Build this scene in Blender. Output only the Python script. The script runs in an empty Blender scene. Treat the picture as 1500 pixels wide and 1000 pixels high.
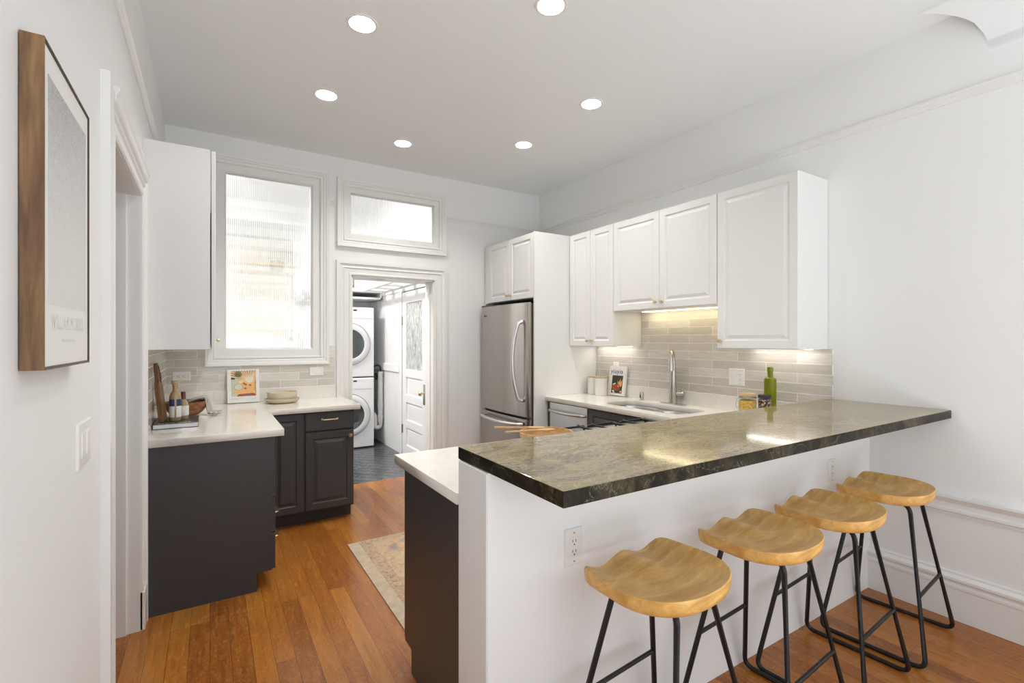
import bpy, bmesh, math, random
from mathutils import Vector, Matrix
random.seed(7)
PI = math.pi
S = bpy.context.scene
COL = S.collection

YREAR = -3.6
# ------------------------------------------------------------------ camera, world, light, exposure
FPX, YAW, CAMZ = 708.0, math.radians(32.0), 1.43
cam_d = bpy.data.cameras.new('camera'); cam = bpy.data.objects.new('camera', cam_d); COL.objects.link(cam)
cam_d.sensor_width = 36.0; cam_d.lens = FPX / 1500.0 * 36.0; cam_d.shift_y = -2.0 / 1500.0
cam_d.clip_start = 0.05
cam.location = (0, 0, CAMZ); cam.rotation_euler = (PI / 2, 0, -YAW)
S.camera = cam
S.view_settings.view_transform = 'Standard'; S.view_settings.look = 'None'
S.view_settings.gamma = 1.0; S.view_settings.use_curve_mapping = False
S.view_settings.exposure = -0.09
S.cycles.max_bounces = 12; S.cycles.diffuse_bounces = 6; S.cycles.glossy_bounces = 5
S.cycles.transmission_bounces = 10; S.cycles.transparent_max_bounces = 12
S.cycles.caustics_reflective = False; S.cycles.caustics_refractive = False
S.cycles.sample_clamp_indirect = 4.0

W = bpy.data.worlds.new('sky'); S.world = W; W.use_nodes = True
W.node_tree.nodes['Background'].inputs[0].default_value = (0.86, 0.93, 1.0, 1)
W.node_tree.nodes['Background'].inputs[1].default_value = 1.9

def area(name, loc, rot, sx, sy, power, color=(1, 1, 1), spread=None):
    d = bpy.data.lights.new(name, 'AREA'); d.shape = 'RECTANGLE'; d.size = sx; d.size_y = sy
    d.energy = power; d.color = color
    if spread: d.spread = spread
    o = bpy.data.objects.new(name, d); COL.objects.link(o); o.location = loc; o.rotation_euler = rot
    return o
COOL = (0.80, 0.90, 1.0)
# daylight through the three tall windows of the room behind the camera, and the windows of its far right side
for wx in (0.15, 1.55, 2.95):
    area('window_daylight', (wx, YREAR - 0.12, 1.65), (PI / 2, 0, 0), 1.0, 2.1, 4, COOL)
area('window_daylight', (3.247 + 0.22, -2.0, 1.65), (PI / 2, 0, PI / 2), 1.8, 2.1, 7, COOL)
# added fill lamp behind the camera, aimed up to brighten the ceiling
area('ceiling_fill_lamp', (1.4, -1.9, 0.2), (PI, 0, 0), 2.8, 2.4, 108, (0.84, 0.93, 1.0))
area('laundry_fill_lamp', (-0.08, 5.6, 3.28), (0, math.radians(-12), 0), 0.34, 1.0, 115, (1, 0.98, 0.95))  # added lamp, kept out of view, to brighten the laundry room

# ------------------------------------------------------------------ dimensions
XL, XR, YB, HC = -0.295, 3.247, 4.597, 3.10
YL0, YL1, XLR = 4.80, 7.30, 2.045          # laundry: start, far wall, right wall

# ------------------------------------------------------------------ materials
MATS = {}
def mat(name, color=(0.8, 0.8, 0.8), rough=0.5, metal=0.0, spec=0.5, coat=0.0, emit=None, es=0.0, trans=0.0, ior=1.45, aniso=0.0):
    m = bpy.data.materials.new(name); m.use_nodes = True
    b = m.node_tree.nodes['Principled BSDF']
    b.inputs['Base Color'].default_value = (*color, 1); b.inputs['Roughness'].default_value = rough
    b.inputs['Metallic'].default_value = metal; b.inputs['Specular IOR Level'].default_value = spec
    b.inputs['Coat Weight'].default_value = coat; b.inputs['Transmission Weight'].default_value = trans
    b.inputs['IOR'].default_value = ior
    if emit: b.inputs['Emission Color'].default_value = (*emit, 1); b.inputs['Emission Strength'].default_value = es
    MATS[name] = m
    return m
class NT:
    def __init__(s, m): s.t = m.node_tree; s.b = s.t.nodes['Principled BSDF']
    def n(s, typ, **kw):
        nd = s.t.nodes.new(typ)
        for k, v in kw.items():
            if k.startswith('i_'):
                key = k[2:]; nd.inputs[int(key) if key.isdigit() else key.replace('_', ' ')].default_value = v
            else: setattr(nd, k, v)
        return nd
    def l(s, a, b): s.t.links.new(a, b)
    def coords(s, scale=(1, 1, 1), rot=(0, 0, 0), loc=(0, 0, 0)):
        c = s.n('ShaderNodeTexCoord'); mp = s.n('ShaderNodeMapping')
        mp.inputs['Scale'].default_value = scale; mp.inputs['Rotation'].default_value = rot; mp.inputs['Location'].default_value = loc
        s.l(c.outputs['Object'], mp.inputs['Vector']); return mp.outputs['Vector']
    def noise(s, vec, scale, detail=4, rough=0.55, dist=0.0):
        nd = s.n('ShaderNodeTexNoise'); nd.inputs['Scale'].default_value = scale; nd.inputs['Detail'].default_value = detail
        nd.inputs['Roughness'].default_value = rough; nd.inputs['Distortion'].default_value = dist
        s.l(vec, nd.inputs['Vector']); return nd
    def ramp(s, fac, stops, interp='LINEAR'):
        r = s.n('ShaderNodeValToRGB'); r.color_ramp.interpolation = interp; e = r.color_ramp.elements
        while len(e) < len(stops): e.new(0.5)
        for i, (p, c) in enumerate(stops):
            e[i].position = p; e[i].color = (*c, 1) if len(c) == 3 else c
        s.l(fac, r.inputs['Fac']); return r.outputs['Color']
    def mix(s, a, b, fac, mode='MIX'):
        m = s.n('ShaderNodeMix', data_type='RGBA', blend_type=mode)
        for sock, v in ((6, a), (7, b), (0, fac)):
            if hasattr(v, 'links'): s.l(v, m.inputs[sock])
            elif sock == 0: m.inputs[0].default_value = v
            else: m.inputs[sock].default_value = (*v, 1)
        return m.outputs[2]
    def bump(s, h, strength=0.1, dist=0.01):
        b = s.n('ShaderNodeBump'); b.inputs['Strength'].default_value = strength; b.inputs['Distance'].default_value = dist
        s.l(h, b.inputs['Height']); s.l(b.outputs['Normal'], s.b.inputs['Normal'])
    def base(s, c): s.l(c, s.b.inputs['Base Color'])

def paint(name, c, rough=0.55, bump=0.04):
    m = mat(name, c, rough, spec=0.35); t = NT(m); v = t.coords()
    n = t.noise(v, 260, 2)
    t.bump(n.outputs['Fac'], bump, 0.002)
    return m
paint('wall_paint', (0.85, 0.85, 0.84))
paint('ceiling_paint', (0.875, 0.89, 0.895), 0.7)
paint('trim_paint', (0.83, 0.825, 0.805), 0.32, 0.01)
paint('cabinet_white', (0.80, 0.795, 0.775), 0.34, 0.01)
paint('laundry_white', (0.86, 0.86, 0.86), 0.4, 0.01)
paint('charcoal_paint', (0.060, 0.056, 0.057), 0.33, 0.01)
paint('plastic_white', (0.82, 0.81, 0.78), 0.3, 0.0)
mat('slot_dark', (0.02, 0.02, 0.02), 0.6)
mat('black_metal', (0.012, 0.011, 0.011), 0.42)
mat('brass', (0.72, 0.57, 0.33), 0.3, 1.0)
mat('copper_knob', (0.72, 0.50, 0.27), 0.3, 1.0)
mat('steel', (0.60, 0.585, 0.57), 0.24, 1.0); mat('fridge_steel', (0.50, 0.465, 0.43), 0.22, 1.0); mat('bright_steel', (0.80, 0.80, 0.81), 0.3, 1.0)
mat('brushed_nickel', (0.56, 0.53, 0.49), 0.25, 1.0)
mat('dark_steel', (0.13, 0.125, 0.12), 0.4, 1.0)
mat('fridge_side', (0.10, 0.095, 0.09), 0.45)
mat('enamel_white', (0.86, 0.86, 0.87), 0.18, coat=0.3)
mat('washer_glass', (0.05, 0.055, 0.055), 0.08, coat=0.5)
mat('washer_ring', (0.74, 0.74, 0.75), 0.22)
mat('pipe_white', (0.82, 0.82, 0.82), 0.35)
mat('rubber', (0.02, 0.02, 0.022), 0.6)
mat('lamp_lens', (1, 1, 1), 0.5, emit=(1.0, 0.985, 0.945), es=610.0)
mat('lamp_strip', (1, 1, 1), 0.5, emit=(1.0, 0.86, 0.55), es=8.0)
mat('lamp_strip_white', (1, 1, 1), 0.5, emit=(1.0, 0.96, 0.9), es=8.0)
def thin_glass():
    m = bpy.data.materials.new('glass'); m.use_nodes = True; MATS['glass'] = m; nt = m.node_tree; nt.nodes.clear()
    o = nt.nodes.new('ShaderNodeOutputMaterial'); tr = nt.nodes.new('ShaderNodeBsdfTransparent'); gl = nt.nodes.new('ShaderNodeBsdfGlossy'); lw = nt.nodes.new('ShaderNodeLayerWeight'); mx = nt.nodes.new('ShaderNodeMixShader')
    tr.inputs['Color'].default_value = (0.95, 0.97, 0.96, 1); gl.inputs['Roughness'].default_value = 0.03; lw.inputs['Blend'].default_value = 0.15
    nt.links.new(lw.outputs['Facing'], mx.inputs[0]); nt.links.new(tr.outputs[0], mx.inputs[1]); nt.links.new(gl.outputs[0], mx.inputs[2]); nt.links.new(mx.outputs[0], o.inputs[0])
thin_glass()
mat('olive_glass', (0.42, 0.47, 0.02), 0.08, trans=0.55, ior=1.3)
mat('ceramic_cream', (0.62, 0.55, 0.42), 0.55)
mat('ceramic_white', (0.80, 0.78, 0.74), 0.4)
mat('lid_wood', (0.52, 0.36, 0.19), 0.5)
mat('paper_white', (0.82, 0.81, 0.78), 0.5)
mat('page_edge', (0.72, 0.73, 0.76), 0.7)
mat('cover_black', (0.03, 0.028, 0.028), 0.35)
mat('ink_blue', (0.02, 0.04, 0.22), 0.5)
mat('ink_grey', (0.60, 0.60, 0.58), 0.6); mat('ink_faint', (0.67, 0.67, 0.65), 0.6)
mat('cloth_grey', (0.42, 0.40, 0.37), 0.9)
mat('label_blue', (0.03, 0.05, 0.13), 0.4)
mat('bottle_amber', (0.42, 0.29, 0.15), 0.1, coat=0.4)
mat('cork', (0.56, 0.38, 0.22), 0.7)
mat('plum', (0.14, 0.035, 0.045), 0.5)
mat('pasta', (0.72, 0.42, 0.08), 0.6)
mat('black_enamel', (0.012, 0.012, 0.013), 0.18, coat=0.4)
mat('frame_light_edge', (0.62, 0.50, 0.36), 0.5)

# brushed steel variation
def brushed(name, vertical):
    m = MATS[name]; t = NT(m)
    v = t.coords(scale=(1, 1, 220) if not vertical else (60, 60, 1))
    n = t.noise(v, 3.0, 3)
    r = t.ramp(n.outputs['Fac'], [(0.3, (0.20,) * 3), (0.7, (0.30,) * 3)])
    t.l(r, t.b.inputs['Roughness'])
brushed('steel', False)

def wood(name, dark, mid, light, axis='X', scale=1.0, rough=0.45, rings=True, contrast=1.0, along=0.12):
    m = mat(name, mid, rough); t = NT(m)
    sc = {'X': (along, 1, 1), 'Y': (1, along, 1), 'Z': (1, 1, along)}[axis]
    v = t.coords(scale=sc)
    n1 = t.noise(v, 22 * scale, 5, 0.6, 0.6)
    n2 = t.noise(v, 140 * scale, 3, 0.6)
    n0 = t.noise(v, 5 * scale, 3, 0.5, 0.8)
    w = t.n('ShaderNodeMath', operation='MULTIPLY'); w.inputs[1].default_value = 9.0 if rings else 3.0
    t.l(n0.outputs['Fac'], w.inputs[0])
    fr = t.n('ShaderNodeMath', operation='PINGPONG'); fr.inputs[1].default_value = 1.0; t.l(w.outputs[0], fr.inputs[0])
    c1 = t.ramp(fr.outputs[0], [(0.0, mid), (0.55, light), (1.0, mid)])
    f1 = t.ramp(n1.outputs['Fac'], [(0.35, (0, 0, 0)), (0.75, (1, 1, 1))])
    c2 = t.mix(c1, dark, t.mix((0, 0, 0), (contrast,) * 3, f1))
    f2 = t.ramp(n2.outputs['Fac'], [(0.45, (1, 1, 1)), (0.8, (0.78, 0.76, 0.74))])
    c3 = t.mix(c2, f2, 0.6, 'MULTIPLY')
    t.base(c3)
    t.bump(n2.outputs['Fac'], 0.03, 0.002)
    return m
wood('seat_wood', (0.50, 0.235, 0.055), (0.82, 0.46, 0.130), (0.92, 0.59, 0.200), 'X', 1.0, 0.42, contrast=0.85, along=0.22)
wood('walnut', (0.055, 0.026, 0.012), (0.20, 0.105, 0.048), (0.30, 0.17, 0.075), 'Z', 1.6, 0.5, contrast=0.9)
wood('board_wood', (0.07, 0.03, 0.012), (0.24, 0.115, 0.04), (0.36, 0.19, 0.08), 'Z', 2.5, 0.45)
wood('bowl_wood', (0.10, 0.035, 0.012), (0.26, 0.10, 0.035), (0.36, 0.16, 0.06), 'X', 2.5, 0.35)
wood('pale_bowl_wood', (0.42, 0.22, 0.08), (0.58, 0.35, 0.15), (0.68, 0.45, 0.22), 'X', 2.5, 0.5)

def oak_floor():
    m = mat('oak_floor', (0.3, 0.13, 0.04), 0.26, spec=0.36, coat=0.22); m.node_tree.nodes['Principled BSDF'].inputs['Coat Roughness'].default_value = 0.2; m.node_tree.nodes['Principled BSDF'].inputs['Coat IOR'].default_value = 1.6; t = NT(m)
    c = t.n('ShaderNodeTexCoord'); sp = t.n('ShaderNodeSeparateXYZ'); t.l(c.outputs['Object'], sp.inputs[0])
    cb = t.n('ShaderNodeCombineXYZ'); t.l(sp.outputs['Y'], cb.inputs['X']); t.l(sp.outputs['X'], cb.inputs['Y'])
    br = t.n('ShaderNodeTexBrick', offset=0.37, offset_frequency=3)
    t.l(cb.outputs[0], br.inputs['Vector'])
    for k, v in (('Scale', 1.0), ('Mortar Size', 0.0009), ('Mortar Smooth', 0.2), ('Bias', 0.0), ('Brick Width', 1.45), ('Row Height', 0.0826)): br.inputs[k].default_value = v
    br.inputs['Color1'].default_value = (0, 0, 0, 1); br.inputs['Color2'].default_value = (1, 1, 1, 1); br.inputs['Mortar'].default_value = (0.5, 0.5, 0.5, 1)
    plank = t.ramp(br.outputs['Color'], [(0.0, (0.255, 0.076, 0.010)), (0.35, (0.335, 0.107, 0.014)), (0.7, (0.395, 0.140, 0.020)), (1.0, (0.465, 0.185, 0.031))])
    # per-plank offset of the grain
    add = t.n('ShaderNodeVectorMath', operation='ADD'); t.l(c.outputs['Object'], add.inputs[0])
    mul = t.n('ShaderNodeVectorMath', operation='SCALE'); mul.inputs['Scale'].default_value = 7.0
    t.l(br.outputs['Color'], mul.inputs[0]); t.l(mul.outputs[0], add.inputs[1])
    mp = t.n('ShaderNodeMapping'); mp.inputs['Scale'].default_value = (1, 0.07, 1); t.l(add.outputs[0], mp.inputs['Vector'])
    g = t.noise(mp.outputs[0], 60, 6, 0.65, 0.5)
    gr = t.ramp(g.outputs['Fac'], [(0.3, (0.55, 0.5, 0.45)), (0.55, (1, 1, 1)), (0.8, (1.12, 1.1, 1.05))])
    c1 = t.mix(plank, gr, 0.85, 'MULTIPLY')
    mp2 = t.n('ShaderNodeMapping'); mp2.inputs['Scale'].default_value = (1, 0.5, 1); t.l(add.outputs[0], mp2.inputs['Vector'])
    fl = t.noise(mp2.outputs[0], 42, 4, 0.6, 2.0)
    fr = t.ramp(fl.outputs['Fac'], [(0.5, (0, 0, 0)), (0.62, (0.38, 0.38, 0.38)), (0.75, (0.1, 0.1, 0.1))])
    c2 = t.mix(c1, (0.50, 0.235, 0.055), fr)
    gap = t.mix(c2, (0.05, 0.018, 0.006), br.outputs['Fac'])
    t.base(gap)
    rr = t.ramp(g.outputs['Fac'], [(0.3, (0.34,) * 3), (0.7, (0.25,) * 3)]); t.l(rr, t.b.inputs['Roughness'])
    t.bump(g.outputs['Fac'], 0.05, 0.002)
oak_floor()

def slate():
    m = mat('slate_floor', (0.06, 0.065, 0.07), 0.22); t = NT(m)
    v = t.coords(rot=(0, 0, math.radians(45)))
    br = t.n('ShaderNodeTexBrick', offset=0.5)
    t.l(v, br.inputs['Vector'])
    for k, x in (('Scale', 1.0), ('Mortar Size', 0.003), ('Brick Width', 0.45), ('Row Height', 0.11)): br.inputs[k].default_value = x
    br.inputs['Color1'].default_value = (0.030, 0.033, 0.037, 1); br.inputs['Color2'].default_value = (0.065, 0.07, 0.076, 1); br.inputs['Mortar'].default_value = (0.16, 0.165, 0.17, 1)
    n = t.noise(v, 14, 5, 0.6, 1.0)
    c = t.mix(br.outputs['Color'], (0.12, 0.125, 0.13), t.ramp(n.outputs['Fac'], [(0.5, (0, 0, 0)), (0.85, (0.5,) * 3)]))
    n2 = t.noise(v, 5, 6, 0.7, 3.0)
    vein = t.ramp(n2.outputs['Fac'], [(0.49, (0, 0, 0)), (0.5, (0.6,) * 3), (0.51, (0, 0, 0))])
    t.base(t.mix(c, (0.4, 0.42, 0.43), vein))
slate()

def tile(name, swap):
    m = mat(name, (0.5, 0.47, 0.43), 0.22, coat=0.15); t = NT(m)
    c = t.n('ShaderNodeTexCoord'); sp = t.n('ShaderNodeSeparateXYZ'); t.l(c.outputs['Object'], sp.inputs[0])
    cb = t.n('ShaderNodeCombineXYZ'); t.l(sp.outputs['Y' if swap else 'X'], cb.inputs['X']); t.l(sp.outputs['Z'], cb.inputs['Y'])
    mp = t.n('ShaderNodeMapping'); t.l(cb.outputs[0], mp.inputs['Vector'])
    mp.inputs['Location'].default_value = (-1.472 if swap else -0.963, -1.021, 0)
    br = t.n('ShaderNodeTexBrick', offset=0.5, offset_frequency=2); t.l(mp.outputs[0], br.inputs['Vector'])
    for k, x in (('Scale', 1.0), ('Mortar Size', 0.0022), ('Mortar Smooth', 0.1), ('Brick Width', 0.418 if swap else 0.30), ('Row Height', 0.0643)): br.inputs[k].default_value = x
    br.inputs['Color1'].default_value = (0.575, 0.53, 0.475, 1); br.inputs['Color2'].default_value = (0.74, 0.705, 0.645, 1); br.inputs['Mortar'].default_value = (0.84, 0.81, 0.76, 1)
    m2 = t.n('ShaderNodeMapping'); m2.inputs['Scale'].default_value = (1, 7, 1); t.l(cb.outputs[0], m2.inputs['Vector'])
    n = t.noise(m2.outputs[0], 9, 5, 0.6, 0.4)
    cc = t.mix(br.outputs['Color'], t.ramp(n.outputs['Fac'], [(0.3, (0.86, 0.85, 0.84)), (0.7, (1.1, 1.1, 1.1))]), 0.8, 'MULTIPLY')
    t.base(cc)
    inv = t.n('ShaderNodeMath', operation='SUBTRACT'); inv.inputs[0].default_value = 1.0; t.l(br.outputs['Fac'], inv.inputs[1])
    mx = t.n('ShaderNodeMath', operation='MULTIPLY_ADD'); t.l(n.outputs['Fac'], mx.inputs[0]); mx.inputs[1].default_value = 0.25; t.l(inv.outputs[0], mx.inputs[2])
    t.bump(mx.outputs[0], 0.25, 0.002)
    rr = t.mix((0.24,) * 3, (0.8,) * 3, br.outputs['Fac']); t.l(rr, t.b.inputs['Roughness'])
tile('tile_y', True); tile('tile_x', False)

def quartz():
    m = mat('quartz', (0.74, 0.70, 0.64), 0.14, coat=0.2); t = NT(m); v = t.coords()
    n = t.noise(v, 3.5, 6, 0.65, 1.6); n2 = t.noise(v, 420, 2)
    c = t.ramp(n.outputs['Fac'], [(0.3, (0.74, 0.69, 0.62)), (0.5, (0.80, 0.77, 0.72)), (0.7, (0.77, 0.725, 0.66))])
    sp = t.ramp(n2.outputs['Fac'], [(0.28, (0.72, 0.68, 0.64)), (0.4, (1, 1, 1))])
    t.base(t.mix(c, sp, 0.8, 'MULTIPLY'))
quartz()

def granite():
    m = mat('granite', (0.09, 0.075, 0.045), 0.08, spec=0.5); t = NT(m)
    v = t.coords(scale=(0.55, 1.5, 1.5), rot=(0, 0, math.radians(14)))
    n1 = t.noise(v, 4.0, 7, 0.62, 1.4)
    base = t.ramp(n1.outputs['Fac'], [(0.25, (0.06, 0.047, 0.026)), (0.42, (0.17, 0.128, 0.060)), (0.55, (0.29, 0.225, 0.115)), (0.68, (0.21, 0.155, 0.062)), (0.85, (0.42, 0.35, 0.22))])
    v2 = t.coords(scale=(1.0, 1.4, 1.0))
    n2 = t.noise(v2, 60, 5, 0.7, 0.5)
    gr = t.ramp(n2.outputs['Fac'], [(0.3, (0.55, 0.54, 0.5)), (0.6, (1.05, 1.05, 1.0)), (0.8, (1.35, 1.3, 1.2))])
    c = t.mix(base, gr, 0.75, 'MULTIPLY')
    n3 = t.noise(v2, 7, 6, 0.7, 2.5)
    ve = t.ramp(n3.outputs['Fac'], [(0.478, (0, 0, 0)), (0.497, (0.6,) * 3), (0.516, (0, 0, 0))])
    n3b = t.noise(v2, 26, 5, 0.7, 2.0)
    ve2 = t.ramp(n3b.outputs['Fac'], [(0.485, (0, 0, 0)), (0.5, (0.3,) * 3), (0.515, (0, 0, 0))])
    c = t.mix(c, (0.50, 0.44, 0.33), ve)
    t.base(t.mix(c, (0.55, 0.48, 0.36), ve2))
granite()

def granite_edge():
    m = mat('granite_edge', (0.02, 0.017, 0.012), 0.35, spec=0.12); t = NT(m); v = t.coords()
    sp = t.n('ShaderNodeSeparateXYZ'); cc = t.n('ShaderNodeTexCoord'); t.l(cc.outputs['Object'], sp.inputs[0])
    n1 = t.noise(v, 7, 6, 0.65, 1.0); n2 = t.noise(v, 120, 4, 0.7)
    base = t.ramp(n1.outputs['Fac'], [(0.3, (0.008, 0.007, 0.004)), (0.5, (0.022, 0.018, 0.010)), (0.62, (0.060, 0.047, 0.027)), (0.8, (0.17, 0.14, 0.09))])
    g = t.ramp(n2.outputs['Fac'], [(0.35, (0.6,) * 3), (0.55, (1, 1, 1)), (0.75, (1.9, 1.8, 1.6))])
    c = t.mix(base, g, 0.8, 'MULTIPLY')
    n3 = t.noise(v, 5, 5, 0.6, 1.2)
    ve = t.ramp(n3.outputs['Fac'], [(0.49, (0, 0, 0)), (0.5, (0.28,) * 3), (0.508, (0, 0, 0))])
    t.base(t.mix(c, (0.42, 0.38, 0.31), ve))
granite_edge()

def rug_mats():
    def weave(t, c):
        v = t.coords(); n3 = t.noise(v, 330, 2)
        t.base(t.mix(c, t.ramp(n3.outputs['Fac'], [(0.3, (0.72,) * 3), (0.7, (1.22,) * 3)]), 0.85, 'MULTIPLY')); t.bump(n3.outputs['Fac'], 0.3, 0.003)
    m = mat('rug_field', (0.4, 0.28, 0.2), 0.95, spec=0.1); t = NT(m); v = t.coords()
    n1 = t.noise(v, 7, 3, 0.5, 1.2)
    c = t.ramp(n1.outputs['Fac'], [(0.30, (0.30, 0.29, 0.25)), (0.42, (0.56, 0.37, 0.25)), (0.52, (0.62, 0.43, 0.29)), (0.62, (0.55, 0.42, 0.26)), (0.75, (0.62, 0.50, 0.36))])
    n2 = t.noise(v, 13, 3, 0.6, 2.2)
    lines = t.ramp(n2.outputs['Fac'], [(0.455, (0, 0, 0)), (0.475, (0.9,) * 3), (0.495, (0.05,) * 3), (0.53, (0, 0, 0)), (0.545, (0.6,) * 3), (0.56, (0, 0, 0))])
    n4 = t.noise(v, 40, 3); wear = t.ramp(n4.outputs['Fac'], [(0.42, (0, 0, 0)), (0.6, (1, 1, 1))])
    lines = t.mix(lines, wear, 1.0, 'MULTIPLY')
    weave(t, t.mix(c, (0.10, 0.09, 0.075), lines))
    m = mat('rug_border', (0.45, 0.36, 0.26), 0.95, spec=0.1); t = NT(m); v = t.coords()
    n2 = t.noise(v, 20, 4)
    weave(t, t.ramp(n2.outputs['Fac'], [(0.35, (0.48, 0.385, 0.275)), (0.7, (0.61, 0.505, 0.38))]))
    m = mat('rug_motif', (0.24, 0.17, 0.12), 0.95, spec=0.1); t = NT(m); v = t.coords()
    vo = t.n('ShaderNodeTexVoronoi'); vo.inputs['Scale'].default_value = 26; t.l(v, vo.inputs['Vector'])
    n = t.noise(v, 45, 3, 0.6, 1.5)
    c1 = t.ramp(n.outputs['Fac'], [(0.40, (0.20, 0.15, 0.11)), (0.48, (0.50, 0.34, 0.23)), (0.60, (0.60, 0.46, 0.32)), (0.68, (0.25, 0.20, 0.15))])
    c2 = t.ramp(vo.outputs['Distance'], [(0.20, (0.60, 0.44, 0.30)), (0.30, (0.16, 0.13, 0.10)), (0.42, (0.55, 0.38, 0.25))])
    weave(t, t.mix(c1, c2, 0.5))
rug_mats()

def print_mat():
    m = mat('art_print', (0.7, 0.7, 0.68), 0.35); t = NT(m); v = t.coords()
    n = t.noise(v, 24, 5, 0.65, 3.0)
    c = t.ramp(n.outputs['Fac'], [(0.34, (0.16, 0.165, 0.16)), (0.44, (0.58, 0.59, 0.57)), (0.49, (0.20, 0.21, 0.20)), (0.54, (0.62, 0.62, 0.60)), (0.60, (0.30, 0.31, 0.30)), (0.68, (0.66, 0.66, 0.64))])
    cc = t.n('ShaderNodeTexCoord'); sp = t.n('ShaderNodeSeparateXYZ'); t.l(cc.outputs['Object'], sp.inputs[0])
    n2 = t.noise(v, 5, 3)
    f = t.ramp(sp.outputs['Z'], [(0.0, (0.97,) * 3), (0.12, (0.80,) * 3), (0.27, (0.52,) * 3), (0.44, (0.12,) * 3)])
    t.base(t.mix(c, (0.70, 0.70, 0.675), f))
print_mat()

def fluted():
    # reeded glass: part of the light goes straight through, part is bent by the ribs
    m = bpy.data.materials.new('fluted_glass'); m.use_nodes = True; MATS['fluted_glass'] = m
    nt = m.node_tree; nt.nodes.clear()
    o = nt.nodes.new('ShaderNodeOutputMaterial'); tr = nt.nodes.new('ShaderNodeBsdfTransparent'); rf = nt.nodes.new('ShaderNodeBsdfRefraction')
    gl = nt.nodes.new('ShaderNodeBsdfGlossy'); m1 = nt.nodes.new('ShaderNodeMixShader'); m2 = nt.nodes.new('ShaderNodeMixShader')
    rf.inputs['IOR'].default_value = 1.35; rf.inputs['Roughness'].default_value = 0.05; rf.inputs['Color'].default_value = (0.97, 0.98, 0.98, 1)
    gl.inputs['Roughness'].default_value = 0.05
    m1.inputs[0].default_value = 0.72; m2.inputs[0].default_value = 0.05
    nt.links.new(tr.outputs[0], m1.inputs[1]); nt.links.new(rf.outputs[0], m1.inputs[2])
    nt.links.new(m1.outputs[0], m2.inputs[1]); nt.links.new(gl.outputs[0], m2.inputs[2]); nt.links.new(m2.outputs[0], o.inputs[0])
fluted()
def door_glass():
    m = mat('textured_glass', (0.62, 0.63, 0.62), 0.16, coat=0.3); t = NT(m); v = t.coords(scale=(1, 1, 0.3))
    n = t.noise(v, 30, 4, 0.6, 1.5)
    t.base(t.ramp(n.outputs['Fac'], [(0.35, (0.26, 0.27, 0.26)), (0.5, (0.58, 0.59, 0.57)), (0.65, (0.80, 0.80, 0.80))]))
    t.bump(n.outputs['Fac'], 0.8, 0.01)
door_glass()
def bead():
    m = mat('beans', (0.3, 0.2, 0.15), 0.5); t = NT(m); v = t.coords()
    vo = t.n('ShaderNodeTexVoronoi'); vo.inputs['Scale'].default_value = 120; t.l(v, vo.inputs['Vector'])
    sp = t.n('ShaderNodeSeparateXYZ'); t.l(vo.outputs['Color'], sp.inputs[0])
    t.base(t.ramp(sp.outputs[0], [(0.0, (0.10, 0.015, 0.012)), (0.4, (0.55, 0.45, 0.34)), (0.6, (0.05, 0.02, 0.02)), (0.8, (0.6, 0.5, 0.4))], 'CONSTANT'))
    m = MATS['pasta']; t = NT(m); v = t.coords()
    vo = t.n('ShaderNodeTexVoronoi'); vo.inputs['Scale'].default_value = 90; t.l(v, vo.inputs['Vector'])
    sp = t.n('ShaderNodeSeparateXYZ'); t.l(vo.outputs['Color'], sp.inputs[0])
    t.base(t.ramp(sp.outputs[0], [(0.0, (0.74, 0.40, 0.05)), (0.5, (0.80, 0.52, 0.14)), (1.0, (0.55, 0.26, 0.03))]))
bead()
# book cover colours
for nm, c in dict(cv_orange=(0.80, 0.44, 0.16), cv_peach=(0.82, 0.58, 0.34), cv_green=(0.05, 0.08, 0.03), cv_sage=(0.55, 0.57, 0.42), cv_red=(0.38, 0.06, 0.03),
                  cv_cream=(0.74, 0.68, 0.52), cv_brown=(0.28, 0.11, 0.04), cv_dark=(0.045, 0.04, 0.03), cv_teal=(0.13, 0.19, 0.18), cv_flame=(0.62, 0.26, 0.06), cv_white=(0.8, 0.78, 0.74)).items():
    mat(nm, c, 0.5)
m_siding = paint('siding_paint', (0.78, 0.70, 0.60), 0.6)
m_grey = paint('shade_grey', (0.40, 0.41, 0.40), 0.6)

# ------------------------------------------------------------------ mesh helpers
def obj(name, bm, m=None, parent=None, smooth=None, loc=None):
    me = bpy.data.meshes.new(name); bmesh.ops.recalc_face_normals(bm, faces=bm.faces[:]); bm.to_mesh(me); bm.free()
    ms = m if isinstance(m, (list, tuple)) else [m]
    for x in ms: me.materials.append(MATS[x] if isinstance(x, str) else x)
    if smooth is not None:
        me.shade_smooth() if hasattr(me, 'shade_smooth') else None
        me.set_sharp_from_angle(angle=math.radians(smooth))
    o = bpy.data.objects.new(name, me); COL.objects.link(o)
    if parent: o.parent = parent
    if loc: o.location = loc
    return o
def thing(name, label, cat, loc=(0, 0, 0), rz=0.0, group=None):
    o = bpy.data.objects.new(name, None); COL.objects.link(o); o.empty_display_size = 0.1
    o.location = loc; o.rotation_euler = (0, 0, rz); o['label'] = label; o['category'] = cat
    if group: o['group'] = group
    return o
def tag(o, label, cat, group=None):
    o['label'] = label; o['category'] = cat
    if group: o['group'] = group
    return o
def struct(name, bm, m, label, cat, parent=None, smooth=None):
    o = obj(name, bm, m, parent, smooth)
    if not parent: o['kind'] = 'structure'; o['label'] = label; o['category'] = cat
    return o
def sempty(name, label, cat, loc=(0, 0, 0)):
    o = thing(name, label, cat, loc); o['kind'] = 'structure'; return o
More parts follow.
